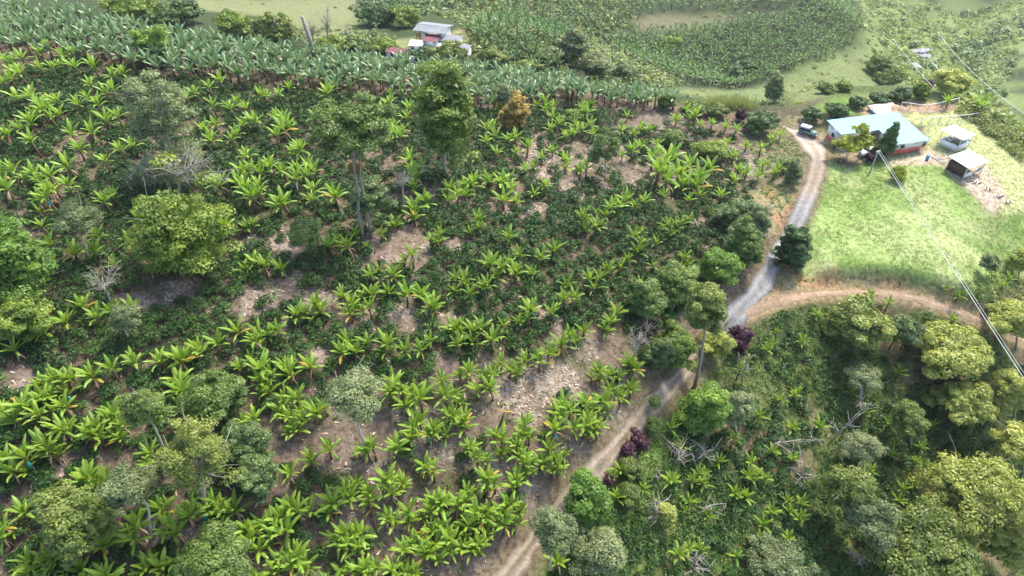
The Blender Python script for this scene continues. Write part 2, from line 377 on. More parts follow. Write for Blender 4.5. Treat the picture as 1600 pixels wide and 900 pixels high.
BARE = [(610,388,60,28),(440,458,62,26),(625,662,90,22),(800,612,85,26),(860,585,60,25),(935,545,50,30),(680,492,40,14),(600,500,60,16),
 (655,490,40,14),(560,722,60,18),(700,712,55,18),(560,800,80,22),(640,780,50,20),(740,885,60,20),(830,775,60,25),(905,700,30,36),(950,640,30,36),
 (115,722,32,12),(235,470,55,16),(285,455,35,18),(150,720,40,14),(300,830,70,18),(20,590,30,16),(690,310,38,12),(870,275,60,16),(820,322,50,10),
 (1020,192,60,12),(950,240,50,16),(1000,268,50,16),(1200,270,40,36),(1100,350,18,10),(700,570,16,10),(480,690,36,18),(490,615,20,10),(870,500,26,10),
 (430,380,30,12),(640,310,30,10),(540,640,30,12),(1120,230,30,12),(900,250,60,14),(800,445,26,8),(720,380,30,10),(650,700,200,10),(420,890,60,12),(770,150,10,4),
 (300,400,20,8),(160,110,12,6),(340,120,20,5),(760,560,16,8),(890,610,50,16),(850,660,40,12),(760,640,26,20),(10,890,20,10),(500,560,18,8)]
bw = [cast([a], [b])[0] for a, b, _, _ in BARE]
BAREW = []
for (a, b, rx, ry), w in zip(BARE, bw):
    w2 = cast([a + rx, a], [b, b - ry]); BAREW.append((w[0], w[1], max(1.2, abs(w2[0][0] - w[0])), max(1.2, abs(w2[1][1] - w[1]))))
def bare(x, y):
    m = np.zeros(np.shape(x)); wob = (fbm(x, y, 2.8, 21) - .5) * 1.9
    for cx, cy, rx, ry in BAREW:
        m = np.maximum(m, sstep(-.6, .55, 1 - np.hypot((x - cx) / rx, (y - cy) / ry) + wob))
    return m

X = X.ravel(); Y = Y.ravel(); Z = HG.ravel()
dr, _ = seg_dist(X, Y, ROADC); dp, _ = seg_dist(X, Y, PATHC); de, se = seg_dist(X, Y, E); outm = np.where(se > 0, de, -de)
near_m = sstep(6, -2, outm)
col = np.empty((len(X), 3)); 
def lay(c, m):
    global col
    m = np.asarray(m)[:, None]; col = col * (1 - m) + np.array(c) * m
col[:] = (.05, .075, .03)
n40 = fbm(X, Y, 40, 31); n12 = fbm(X, Y, 12, 33); n4 = fbm(X, Y, 4, 35)
PX, PY, PD = proj(X, Y, Z); vis = PD > 10
# far ground
lay((.12,.17,.055), sstep(.35, .5, n40) * sstep(60, 110, X))
lay((.20,.25,.09), sstep(.34, .5, n12) * sstep(120, 170, X) * .9)
def far_poly(pts, c, soft=4, amt=1):
    P = world_poly(pts); lay(c, pmask(X, Y, P, soft) * (outm > -4) * amt)
far_poly([(240,-8),(560,-8),(560,40),(600,60),(560,75),(480,60),(420,25),(330,18)], (.20,.22,.105))
far_poly([(620,62),(650,58),(640,88),(600,80)], (.25,.27,.12), 2); far_poly([(695,55),(725,42),(745,48),(735,68),(700,66)], (.27,.26,.12), 2)
far_poly([(1040,140),(1110,135),(1200,128),(1290,100),(1340,82),(1400,95),(1390,130),(1300,150),(1250,176),(1140,160)], (.17,.21,.085), 4)
far_poly([(940,40),(1040,24),(1200,10),(1260,12),(1120,36),(960,56)], (.20,.175,.11), 5, .8)
far_poly([(950,60),(1100,60),(1340,20),(1340,70),(1200,125),(1050,130)], (.028,.042,.018), 6, .9)
far_poly([(930,-10),(1290,-10),(1330,20),(1200,8),(1040,20),(940,34)], (.03,.045,.018), 5, .8)
far_poly([(690,-8),(930,-8),(1010,60),(1000,130),(900,120),(740,115),(740,50)], (.04,.06,.025), 5, .8)
# near ground
nb = (.15,.112,.085)
lay(nb, near_m); lay((.07,.075,.032), near_m * sstep(.5, .66, n12) * .7)
B = bare(X, Y); lay((.19,.152,.125), near_m * B); lay((.29,.245,.205), near_m * B * sstep(.5, .66, n4)); lay((.15,.11,.085), near_m * B * sstep(.5, .36, n4) * .8)
lay((.10,.125,.04), near_m * pmask(X, Y, Z_RIGHT, 2) * .9)
lay((.19,.145,.09), near_m * pmask(X, Y, Z_RIGHT, 2) * sstep(.56, .7, fbm(X, Y, 8, 44)))
lay((.14,.21,.05), near_m * pmask(X, Y, Z_VERGE, 1.5) * .85)
lay((.21,.19,.09), near_m * pmask(X, Y, Z_YARD, 1.5)); lay((.33,.27,.19), near_m * pmask(X, Y, Z_YARD, 1.5) * sstep(.45, .6, n4))
lay((.19,.23,.08), near_m * pmask(X, Y, Z_MOUND, 1.5)); lay((.11,.19,.04), near_m * pmask(X, Y, Z_MOUND, 1.5) * sstep(.5, .6, n12))
lay((.17,.15,.09), near_m * pmask(X, Y, world_poly([(1170,215),(1240,205),(1268,240),(1270,290),(1230,360),(1190,330)]), 1.5) * .8)
mP = pmask(X, Y, Z_PALE, 1.2); mL = pmask(X, Y, Z_LAWN, 1.0); mlawn = np.maximum(mP, mL)
lay((.40,.42,.20), mP); lay((.25,.33,.11), mP * sstep(85, 90, -(-X)) * 0)
lay((.22,.31,.095), mL); lay((.30,.365,.15), mL * sstep(.40, .66, n12)); lay((.14,.225,.055), mL * sstep(.55, .38, fbm(X, Y, 7, 50)) * .8)
lay((.36,.34,.19), mL * sstep(.55, .72, fbm(X, Y, 6, 52)) * .35)
lay((.46,.38,.30), near_m * pmask(X, Y, Z_DIRT, 1.0)); lay((.30,.22,.165), near_m * pmask(X, Y, Z_DIRT, 1.0) * sstep(.5,.65, n4) * .7)
lay((.36,.25,.17), near_m * pmask(X, Y, Z_SCARP, .8))
mb = np.maximum(pmask(X, Y, Z_BANK, .8), pmask(X, Y, Z_BANK2, .8))
lay((.20,.20,.09), near_m * mb); n2_ = fbm(X, Y, 2.6, 77); lay((.34,.20,.12), near_m * mb * sstep(.52, .62, n2_)); lay((.26,.21,.15), near_m * mb * sstep(.5, .40, n2_) * .7)
lay((.15,.12,.075), near_m * sstep(3.0, 1.6, dr) * .7); lay((.30,.22,.13), near_m * sstep(1.6, .9, dp))

nx, ny = len(xs), len(ys)
I = (np.arange(ny - 1)[:, None] * nx + np.arange(nx - 1)[None]).ravel(); Q = np.stack([I, I + 1, I + nx + 1, I + nx], -1)
fl = mlawn[Q].mean(1) > .5; ff = (outm[Q].mean(1) > 1) & ~fl
def sub_terrain(name, faces, mat, kind='structure'):
    ids, inv = np.unique(faces, return_inverse=True)
    me = mesh_np(name, np.c_[X, Y, Z][ids], [inv.reshape(-1, 4)], [mat], {'col': col[ids]}, True)
    return tag(link(name, me), kind=kind)
tag(sub_terrain('ground', Q[~fl & ~ff], M['ground']), 'brown litter covered soil of the planted hillside', 'ground')
tag(sub_terrain('lawn', Q[fl], M['lawn']), 'bright grass slope below the blue roofed farmhouse', 'lawn')
tag(sub_terrain('hills', Q[ff], M['hill']), 'green valley and hillsides beyond the plantation ridge', 'hills')

def ribbon(name, P, half, offs, colf, label, lift=.05):
    T = np.gradient(P, axis=0); T /= np.linalg.norm(T, axis=1)[:, None]; Nn = np.c_[-T[:, 1], T[:, 0]]
    k = np.linspace(-1, 1, 13); hw = half(np.arange(len(P)) / (len(P) - 1))
    wob = (vnoise(P[:, 0], P[:, 1], 2.0, 60) - .5) * .6
    W = P[:, None] + Nn[:, None] * (k[None, :, None] * (hw + wob)[:, None, None])
    x = W[..., 0].ravel(); y = W[..., 1].ravel(); z = hgt(x, y); zz = z.reshape(len(P), -1)
    kk = np.tile(k, len(P)); s = np.repeat(np.arange(len(P)) / (len(P) - 1), len(k))
    z = z + lift * (1 - np.abs(kk) ** 4) + .0 - .05 * np.exp(-((np.abs(kk) - .5) / .14) ** 2) + .05 - .06 * np.abs(kk) ** 6
    n, m = len(P), len(k); I = (np.arange(n - 1)[:, None] * m + np.arange(m - 1)[None]).ravel()
    me = mesh_np(name, np.c_[x, y, z], [np.stack([I, I + 1, I + m + 1, I + m], -1)], [M['track']], {'col': colf(kk, s, x, y)}, True)
    return tag(link(name, me), label, 'road', kind='structure')
def dense_poly(P, st=.45):
    d = np.r_[0, np.cumsum(np.linalg.norm(np.diff(P, axis=0), axis=1))]; t = np.arange(0, d[-1], st)
    return np.c_[np.interp(t, d, P[:, 0]), np.interp(t, d, P[:, 1])]
RD = dense_poly(ROAD); PD_ = dense_poly(PATH)
def road_col(k, s, x, y):
    base = np.tile((.235,.19,.145), (len(k), 1)); grey = np.array((.21,.21,.215)); g = sstep(.40, .47, s) * sstep(.82, .72, s)
    base = base * (1 - g[:, None]) + grey * g[:, None]
    pale = (sstep(.86, .92, s))[:, None]; base = base * (1 - pale) + np.array((.36,.31,.25)) * pale
    rut = np.exp(-((np.abs(k) - .5) / .2) ** 2)[:, None]; mid = (np.exp(-(k / .22) ** 2) * (1 - g) * sstep(.75, .5, s))[:, None] * sstep(.3, .6, fbm(x, y, 3, 71))[:, None]
    base = base * (1 + .45 * rut) * (1 - .35 * np.abs(k)[:, None] ** 4); base = base * (1 - .85 * mid) + np.array((.10,.095,.045)) * .85 * mid
    return base
ribbon('road', RD, lambda s: 1.0 + .45 * sstep(.42, .5, s) + .7 * sstep(.86, .93, s) - 1.6 * sstep(.955, 1.0, s), None, road_col, 'rutted dirt and gravel track winding up to the farmhouse yard')
ribbon('dirt_path', PD_, lambda s: .58 + .2 * (s < .15), None, lambda k, s, x, y: np.tile((.42,.30,.20), (len(k), 1)) * (1 - .25 * np.abs(k)[:, None]) * (1 - .25 * (s < .12))[:, None],
       'orange earth path branching off along the foot of the cut bank')
print('terrain', X.size)

# ------------------------------------------------------------------ label helper: every plant is named by its nearest landmark
LM = []     # (px, py, phrase)
ORD = ['nearest', 'second', 'third', 'fourth', 'fifth', 'sixth', 'seventh', 'eighth', 'ninth', 'tenth', 'eleventh', 'twelfth', 'thirteenth', 'fourteenth', 'fifteenth',
       'sixteenth', 'seventeenth', 'eighteenth', 'nineteenth', 'twentieth', 'twenty-first', 'twenty-second', 'twenty-third', 'twenty-fourth', 'twenty-fifth', 'twenty-sixth']
DIRS = ['right of', 'up right from', 'above', 'up left from', 'left of', 'down left from', 'below', 'down right from']
def place_labels(pts, noun):
    """pts: pixel positions -> phrase such as 'noun, third below the purple shrub' (order counted outwards)"""
    lm = np.array([(a, b) for a, b, _ in LM]); groups = {}
    for i, (x, y) in enumerate(pts):
        d = np.hypot(lm[:, 0] - x, lm[:, 1] - y); j = int(np.argmin(d))
        o = int(round(math.atan2(lm[j, 1] - y, x - lm[j, 0]) / (pi / 4))) % 8
        groups.setdefault((j, o), []).append((d[j], i))
    out = [None] * len(pts)
    for (j, o), L in groups.items():
        for r, (_, i) in enumerate(sorted(L)):
            w = ORD[min(r, len(ORD) - 1)]
            out[i] = (noun[i], '%s %s %s' % (w, DIRS[o], LM[j][2]))
    return out

# ------------------------------------------------------------------ trees
def sunk(bx, by):
    p = cast([bx], [by])[0]; return p
def limb_pts(a, b, bend, n=5):
    a = np.array(a); b = np.array(b); t = np.linspace(0, 1, n)[:, None]
    mid = (a + b) / 2 + np.array([0, 0, bend]) + RNG.normal(0, .06, 3) * np.linalg.norm(b - a)
    return (1 - t) ** 2 * a + 2 * t * (1 - t) * mid + t * t * b
def make_tree(name, label, cat, cx, cy, w, h, bx, by, leaf, lm=None, dens=1.0, bark='bark', trunks=1, limbs=7, group=None, cs=None, low=-.35, rough=1.0, lsize=None, extra=None, cone=False):
    if name == 'thin_tree' and bark == 'bark': bark = 'bark_pale'; limbs = int(limbs * 1.5)
    if low <= -.4 and leaf and name in ('shade_tree', 'small_tree', 'round_tree', 'background_tree', 'purple_tree'): by = min(by, cy + .40 * h)
    base = sunk(bx, by)
    hh = np.linspace(.5, 40, 400); _, py, dep = proj(base[0], base[1], base[2] + hh)
    i = int(np.argmin(np.abs(py - cy))); H = hh[i]; D = dep[i]
    px, _, _ = proj(base[0], base[1], base[2] + H); dx = (cx - px) * D / F
    Rr = w / 2 * D / F; hp = h / 2 * D / F
    rz = math.sqrt(max(hp * hp - (Rr * .62) ** 2, (Rr * .3) ** 2)) / .76; rz = min(max(rz, .45 * Rr), 1.7 * Rr); Rr *= .97; rz *= 1.0
    cc = np.array([dx, 0, max(H, rz * .75)])
    root = empty(name, tuple(base), 0, label, cat, group)
    rt = .010 * (H + rz) + .016 * Rr; rt = max(rt, .05) if leaf else max(rt * 1.7, .09)
    g = G(); lg = G(); fork = max(.12, (cc[2] - rz * .75) / max(cc[2], .01)) if cc[2] > rz * .8 else .3
    for k in range(trunks):
        o = np.array([(k - (trunks - 1) / 2) * rt * 3, (k % 2) * rt, -.25]); top = cc * np.array([1, 1, 1]) + o * 1.5; top[2] = cc[2] + rz * .35
        P = limb_pts(o, top, 0, 8); P += (vnoise(P[:, 2], P[:, 0] * 0 + k * 9 + cx, 2.2, 3)[:, None] - .5) * np.array([.4, .4, 0]) * min(1, H / 8)
        g.tube(P, np.linspace(rt * 1.25, rt * .3, 8) / (1 if trunks == 1 else 1.3), 7)
    g.obj('trunk', M[bark], root, True)
    cr = cs or float(np.clip(Rr * .30, .55, 1.35))
    low_rz = rz * 1.0
    if low <= -.5 and leaf and leaf != 'grey': low_rz = min(max(rz, cc[2] - .5), 1.35 * rz)
    n = int(np.clip(2.9 * (Rr / cr) ** 2 * (1 + (rz + low_rz) / 2 / Rr) * .9, 5, 130) * (1 if dens > .6 else .75))
    dirs = RNG.normal(size=(n * 3, 3)); dirs /= np.linalg.norm(dirs, axis=1)[:, None]; dirs = dirs[dirs[:, 2] > low][:n]
    rad = RNG.uniform(.55, .92, len(dirs)) ** .8 * (1 + (RNG.random(len(dirs)) - .5) * .25 * rough)
    ph = RNG.uniform(0, 6.28, 4); rad = rad * (1 + .20 * np.sin(3 * dirs[:, 0] + ph[0] + 2 * dirs[:, 2]) + .16 * np.sin(5 * dirs[:, 1] + ph[1]) * rough + .10 * np.sin(7 * dirs[:, 2] + 4 * dirs[:, 0] + ph[2]))
    vz = np.where(dirs[:, 2] > 0, max(rz - cr * .3, .3), max(low_rz - cr * .3, .3))
    cen = cc + dirs * rad[:, None] * np.c_[np.full(len(dirs), Rr - cr * .4), np.full(len(dirs), Rr - cr * .4), vz]
    if cone: cen[:, :2] *= (1.15 - .5 * (dirs[:, 2:3] + 1)) 
    cen[:, 2] = np.maximum(cen[:, 2], .25 * cr + .2)
    order = RNG.permutation(len(cen))[:limbs]
    bk = M[bark]
    for q in order:
        tt = RNG.uniform(fork, min(.95, fork + .5)); st = cc * tt; st[0] = dx * tt; e = cen[q]
        P = limb_pts(st, e, -.1 * Rr); L = G(); L.tube(P, np.linspace(rt * .5, rt * .12, 5), 5)
        for _ in range(3 if leaf else 7):
            s0 = P[RNG.integers(1, 5)]; e2 = s0 + (e - st) * .35 + RNG.normal(0, .28 * Rr, 3) * np.array([1, 1, .7]); Q = limb_pts(s0, e2, .05, 4)
            L.tube(Q, np.linspace(rt * .22, rt * .06, 4), 4)
            if not leaf:
                for _ in range(3):
                    e3 = Q[2] + RNG.normal(0, .16 * Rr, 3); L.tube(limb_pts(Q[2], e3, 0, 3), np.linspace(rt * .1, rt * .04, 3), 3)
        L.obj('limb', bk, root)
    if leaf:
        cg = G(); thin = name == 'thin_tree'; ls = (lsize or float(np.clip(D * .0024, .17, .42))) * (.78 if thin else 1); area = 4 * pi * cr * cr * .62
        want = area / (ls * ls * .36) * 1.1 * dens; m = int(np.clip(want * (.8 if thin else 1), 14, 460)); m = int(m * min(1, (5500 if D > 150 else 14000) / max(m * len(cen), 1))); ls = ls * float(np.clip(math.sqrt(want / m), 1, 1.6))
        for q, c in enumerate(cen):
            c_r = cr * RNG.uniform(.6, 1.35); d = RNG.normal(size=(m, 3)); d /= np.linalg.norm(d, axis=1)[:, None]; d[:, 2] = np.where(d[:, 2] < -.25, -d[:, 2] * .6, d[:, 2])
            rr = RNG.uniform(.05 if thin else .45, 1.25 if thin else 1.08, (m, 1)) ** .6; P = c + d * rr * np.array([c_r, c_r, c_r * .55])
            N = d + RNG.normal(0, .33, (m, 3)) + np.array([0, 0, .45]); tn = RNG.normal(.47, .10) + .12 * dirs[q][2]  # tint rises with clump height, putting top light and lower shade into colour
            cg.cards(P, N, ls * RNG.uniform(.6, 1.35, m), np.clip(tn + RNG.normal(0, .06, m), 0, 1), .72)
        if extra: extra(cg, cc, Rr, rz)
        # fill of inner foliage so that crowns are not hollow; darker tint paints shade
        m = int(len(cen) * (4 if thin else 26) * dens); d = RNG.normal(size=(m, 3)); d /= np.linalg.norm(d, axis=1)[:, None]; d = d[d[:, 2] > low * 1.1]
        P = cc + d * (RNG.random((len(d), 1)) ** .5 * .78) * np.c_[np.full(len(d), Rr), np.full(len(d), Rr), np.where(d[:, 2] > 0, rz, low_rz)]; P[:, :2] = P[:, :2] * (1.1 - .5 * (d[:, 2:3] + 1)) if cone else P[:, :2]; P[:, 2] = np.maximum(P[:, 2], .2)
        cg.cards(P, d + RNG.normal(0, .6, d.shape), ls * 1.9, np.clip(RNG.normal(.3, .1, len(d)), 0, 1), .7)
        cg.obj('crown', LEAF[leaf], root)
    if lm: LM.append((cx, cy, lm))
    return root

T = make_tree
# big trees of the planted hillside
T('shade_tree', 'broad dense dark green tree with layered crown at the left of the plantation', 'tree', 284,378,150,185,288,432,'dense','the broad layered tree',1.15,low=-.6,limbs=8)
T('shade_tree', 'bright green leafy tree with pale limbs cut by the left photo edge', 'tree', 22,415,120,170,30,500,'bright','the tree at the left edge',1.1,low=-.6,limbs=9)
T('shade_tree', 'dark lower tree with a rusty patch below the bright tree at the left edge', 'tree', 28,500,90,80,35,545,'dense','the dark tree at the left edge',1.1,low=-.6)
T('tall_tree', 'very tall tree on two pale trunks with flat layered crown', 'tree', 550,212,125,120,573,374,'mid','the tall two trunked tree',1.1,trunks=2,low=-.3,limbs=10)
T('small_tree', 'dark rounded lower tree in front of the tall two trunked tree', 'tree', 575,312,66,60,570,360,'blue',None,1.1)
T('tall_tree', 'tall columnar dense green tree with a single pale trunk', 'tree', 697,172,112,135,697,277,'dense','the tall columnar tree',1.25,low=-.75,limbs=8)
T('shade_tree', 'soft green tree rising out of the grey green plantain band', 'tree', 240,72,58,66,247,122,'bright','the tree in the plantain band',1.0,low=-.6)
T('thin_tree', 'thin greyish feathery tree with bleached upper twigs', 'tree', 248,178,105,125,272,288,'grey','the greyish feathery tree',.55,limbs=12,low=-.5)
T('bare_tree', 'bare pale grey branched tree above the broad layered tree', 'tree', 268,268,130,60,272,318,None,'the bare grey tree',trunks=2,limbs=14,bark='dead')
T('thin_tree', 'grey brown scrubby tree beside the bare grey tree', 'tree', 262,262,110,45,262,300,'grey',None,.45,limbs=8)
T('thin_tree', 'pale round sparse tree with white limbs left of the broad layered tree', 'tree', 124,348,72,66,140,408,'grey','the pale sparse tree',.5,limbs=10)
T('bare_tree', 'small bleached dead tree with forked limbs below the pale sparse tree', 'tree', 162,440,58,50,176,482,None,'the small bleached tree',limbs=8,bark='dead')
T('thin_tree', 'slender sparse tree with grey green twigs below the small bleached tree', 'tree', 196,498,50,56,205,536,'grey','the slender grey green tree',.55,limbs=6)
T('small_tree', 'small round light green tree on a thin trunk in the clearing', 'tree', 473,366,58,50,474,404,'mid','the small round clearing tree',.85)
T('thin_tree', 'airy pale green tree on a long thin white trunk', 'tree', 552,620,90,76,572,715,'grey','the airy tree on a white trunk',.75,limbs=10)
T('thin_tree', 'open pale green tree leaning over banana plants at lower left', 'tree', 228,642,68,80,266,736,'mid','the leaning open tree',.6,limbs=9)
T('shade_tree', 'full rounded mid green tree between banana rows at lower left', 'tree', 330,624,96,84,338,690,'mid','the full rounded tree',.85,low=-.6)
T('thin_tree', 'open yellowish tree showing its white limbs at lower left', 'tree', 306,715,104,130,316,800,'olive','the open white limbed tree',.5,limbs=14,low=-.5)
T('shade_tree', 'bluish green tree beside the open white limbed tree', 'tree', 386,690,66,76,392,740,'blue','the bluish tree',1.1,low=-.6)
T('shade_tree', 'dark bluish lower tree under the bluish green tree', 'tree', 404,742,70,72,406,785,'blue',None,1.1,low=-.6)
T('thin_tree', 'grey green round tree on a leaning white trunk at lower left', 'tree', 205,762,78,66,240,838,'grey','the leaning white trunked tree',.9,limbs=8)
T('shade_tree', 'wide yellow green tree on forked pale trunks at the lower left', 'tree', 117,815,108,115,152,878,'olive','the wide forked tree',.85,trunks=2,low=-.5,limbs=9)
T('shade_tree', 'light green tree cut by the bottom edge left of centre', 'tree', 325,876,108,62,332,915,'mid','the tree at the bottom edge',1.0)
T('bare_tree', 'wispy grey leafless tree between the two tallest trees', 'tree', 628,280,34,70,630,325,None,'the wispy grey tree',limbs=9,bark='dead')
T('small_tree', 'rusty orange brown small tree on the plantain ridge', 'tree', 802,182,46,56,802,212,'orange','the rusty tree',1.0,low=-.6)
T('thin_tree', 'brownish twiggy tree behind the rusty tree', 'tree', 790,152,36,40,792,178,'grey',None,.5)
T('small_tree', 'ragged orange tinted clump in the lower crown of the tall two trunked tree', 'tree', 556,264,24,26,570,368,'orange',None,1.0,limbs=2)
T('thin_tree', 'thin feathery light green tree near the plantain ridge', 'tree', 944,240,50,66,948,282,'mid','the feathery light green tree',.45,limbs=6)
# trees along the road
T('shade_tree', 'rounded mid green tree at the left end of the roadside clump', 'tree', 1010,472,62,66,1006,532,'mid','the leftmost roadside tree',1.15,low=-.6)
T('shade_tree', 'rounded green tree behind the leftmost tree of the roadside clump', 'tree', 1050,446,70,64,1052,500,'mid','the rounded roadside tree',.85,low=-.6)
T('tall_tree', 'tall olive tree on a pale trunk leaning over the dirt track', 'tree', 1103,482,72,84,1083,608,'olive','the tall olive roadside tree',1.0,low=-.6)
T('shade_tree', 'bright green tree in the middle of the roadside clump', 'tree', 1122,414,74,62,1128,470,'bright','the bright roadside tree',1.1,low=-.6)
T('shade_tree', 'bluish green tree at the right of the roadside clump', 'tree', 1160,388,66,84,1164,452,'mid','the bluish roadside tree',1.1,low=-.6)
T('shade_tree', 'grey green tree at the top of the roadside clump', 'tree', 1150,338,72,56,1158,385,'blue','the topmost roadside tree',1.1,low=-.6)
T('thin_tree', 'sparse grey green tree right of the topmost roadside tree', 'tree', 1188,345,44,66,1190,395,'grey',None,.8,low=-.6)
T('shade_tree', 'dark green tree low in the roadside clump', 'tree', 1056,540,70,66,1060,592,'dense','the dark low roadside tree',1.1,low=-.7)
T('shade_tree', 'small dark green tree beside the bleached fallen branches', 'tree', 1030,556,44,60,1034,596,'blue',None,1.1,low=-.6)
T('shade_tree', 'yellowish lower tree beside the purple leaved tree', 'tree', 1122,540,50,46,1112,590,'yellow',None,.9,low=-.6)
T('bare_tree', 'bleached dead tree with tangled limbs in the roadside clump', 'tree', 1000,530,50,66,988,562,None,'the bleached roadside snag',limbs=10,bark='dead')
T('purple_tree', 'purple leaved tree beside the bend of the dirt track', 'tree', 1155,531,42,48,1150,560,'purple','the purple tree',1.1,low=-.7)
T('purple_shrub', 'deep purple shrub at the right verge of the dirt track', 'shrub', 997,690,34,30,996,706,'purple','the purple shrub',1.1,low=-.7)
T('purple_shrub', 'larger left half of the purple shrub pair beside the dirt track', 'shrub', 981,701,22,24,982,712,'purple',None,1.1,low=-.7)
T('purple_shrub', 'tiny purple shrub alone at the grassy verge', 'shrub', 951,750,12,12,951,755,'purple',None,1.1,low=-.7)
T('round_tree', 'dark round leafy tree at the corner of the lawn by the gravel road', 'tree', 1240,388,56,72,1241,424,'dark','the dark round lawn tree',1.2,low=-.85)
T('round_tree', 'bright green domed tree standing over the dirt track', 'tree', 921,780,76,86,924,826,'bright','the bright domed tree',1.25,low=-.7)
T('thin_tree', 'pale bluish feathery tree on a thin trunk at the bottom of the track', 'tree', 866,833,72,76,858,892,'grey','the pale feathery tree',.8,limbs=8)
T('thin_tree', 'olive sparse tree with grey twigs at the bottom edge', 'tree', 935,862,88,74,942,902,'grey','the olive sparse tree',.8,limbs=10)
T('small_tree', 'slim fresh green sapling on the right verge of the track', 'tree', 1021,665,24,36,1021,682,'mid','the verge sapling',1.1,low=-.7)
T('small_tree', 'very small sapling leaning over the track', 'tree', 1022,628,18,22,1024,642,'mid',None,1.0)
# right grove
T('shade_tree', 'deep green leafy tree in the coffee grove right of the track', 'tree', 1098,642,72,86,1102,690,'bright','the deep green grove tree',1.15,low=-.7)
T('thin_tree', 'pale olive tree beside the deep green grove tree', 'tree', 1148,642,58,66,1154,690,'grey','the pale olive grove tree',.8,limbs=8)
T('shrub', 'olive shrub just below the purple shrubs', 'shrub', 990,734,44,40,992,752,'olive','the olive shrub',1,low=-.7)
T('shrub', 'olive shrub left of the bleached branches', 'shrub', 984,772,36,36,986,790,'olive',None,.9,low=-.7)
T('shrub', 'yellow green shrub under the bleached branches', 'shrub', 1040,806,36,44,1042,826,'yellow',None,.8,low=-.7)
T('shade_tree', 'olive domed tree directly below the earth path', 'tree', 1343,510,98,82,1348,566,'olive','the olive tree below the path',1.1,low=-.5)
T('shade_tree', 'big olive yellow tree right of centre under the cables', 'tree', 1492,545,122,84,1496,604,'yellow','the olive yellow tree',1.1,low=-.5)
T('shade_tree', 'yellowish rounded tree below the olive yellow tree', 'tree', 1502,630,84,74,1506,690,'yellow','the lower yellowish tree',1.1,low=-.5)
T('shade_tree', 'large olive domed tree at the bottom right', 'tree', 1436,858,176,116,1436,925,'olive','the large olive dome',1.1,low=-.4,limbs=9)
T('shade_tree', 'huge sunlit yellow green tree at the bottom right', 'tree', 1530,775,150,140,1530,850,'yellow','the huge yellow green tree',1.1,low=-.5,limbs=9)
T('shade_tree', 'sunlit yellow green tree in the bottom right corner', 'tree', 1592,845,90,110,1592,900,'yellow','the corner tree',1.1,low=-.5)
T('shade_tree', 'yellow tree cut by the right edge above the huge yellow green tree', 'tree', 1594,700,76,70,1600,748,'yellow','the yellow tree at the right edge',1.1)
T('shade_tree', 'pale leafy tree at the right edge beside the lower yellowish tree', 'tree', 1580,610,60,66,1584,655,'yellow',None,.9)
T('shade_tree', 'sunlit tree right of the foot of the earth path', 'tree', 1585,500,80,66,1588,545,'yellow','the tree at the path foot',1.0)
T('small_tree', 'grey green tree at the right end of the lawn', 'tree', 1548,412,34,36,1550,436,'grey',None,.6)
T('small_tree', 'pale twiggy tree at the right end of the lawn', 'tree', 1590,410,36,40,1592,436,'yellow','the twiggy lawn edge tree',.7)
T('thin_tree', 'mixed olive tree with grey twigs in the lower right grove', 'tree', 1328,765,84,84,1332,820,'olive','the mixed olive grove tree',.75,limbs=12,low=-.6)
T('thin_tree', 'grey green tree leaning beside the large olive dome', 'tree', 1362,812,84,76,1366,865,'grey',None,.8,limbs=10)
T('thin_tree', 'small grey olive tree in the middle of the right grove', 'tree', 1345,700,60,50,1346,735,'grey','the grey olive grove tree',.7)
T('thin_tree', 'pale grey tree with white twigs at the bottom edge right of the coffee', 'tree', 1215,878,90,50,1218,905,'grey','the pale bottom edge tree',.8,limbs=10)
T('small_tree', 'bluish green shrubby tree below the earth path', 'tree', 1418,515,56,50,1420,545,'blue',None,.9)
T('small_tree', 'yellow green small tree left of the lower yellowish tree', 'tree', 1420,660,56,56,1424,700,'olive',None,.8)
T('thin_tree', 'greyish small tree below the olive tree', 'tree', 1345,590,60,46,1348,620,'grey',None,.7)
# yard and mound
T('monkey_puzzle', 'dark spiky conical tree in front of the blue roof', 'tree', 1383,220,38,54,1382,246,'dark','the spiky dark tree',1.3,low=-.9,cone=True)
T('yellow_tree', 'yellow green flat crowned tree in front of the white pickup', 'tree', 1327,226,50,26,1322,250,'lime','the yellow yard tree',1.0,trunks=2,cs=.7)
T('yellow_tree', 'right lobe of yellow green foliage beside the white pickup', 'tree', 1350,222,30,28,1340,250,'lime',None,.8,cs=.6)
T('thin_tree', 'slim open tree top against the blue roof', 'tree', 1344,202,26,22,1346,246,'lime',None,.5,cs=.5)
T('yellow_shrub', 'yellow green round shrub on the lawn below the cables', 'shrub', 1404,270,27,26,1404,281,'lime','the yellow lawn shrub',1.1,low=-.7)
T('flowering_shrub', 'magenta flowering shrub at the corner of the yard', 'shrub', 1362,246,17,15,1362,253,'purple',None,1.1,low=-.7)
ci = [(1268,178,33,24),(1309,172,36,27),(1339,159,30,22),(1373,153,34,24),(1409,148,36,28),(1440,142,30,28)]
for k, (a, b, w, h) in enumerate(ci):
    T('citrus_tree', 'dark round citrus tree, %s from the left in the row behind the farmhouse' % ['first', 'second', 'third', 'fourth', 'fifth', 'sixth'][k], 'tree', a, b, w, h, a, b + h * .42, 'dark' if k != 5 else 'dense',
      ['the first citrus tree', None, None, 'the fourth citrus tree', None, None][k], 1.2, low=-.8, group='citrus trees behind the farmhouse')
T('shade_tree', 'brownish dome shaped tree on top of the mound', 'tree', 1373,102,42,34,1375,128,'olive',None,1.1,low=-.7)
T('shade_tree', 'bright green spreading tree on top of the mound', 'tree', 1392,120,50,32,1392,138,'dense','the mound top tree',1.1,low=-.7)
T('shade_tree', 'golden olive tree at the right end of the mound', 'tree', 1490,130,54,46,1484,162,'yellow','the golden mound tree',1.1,low=-.6)
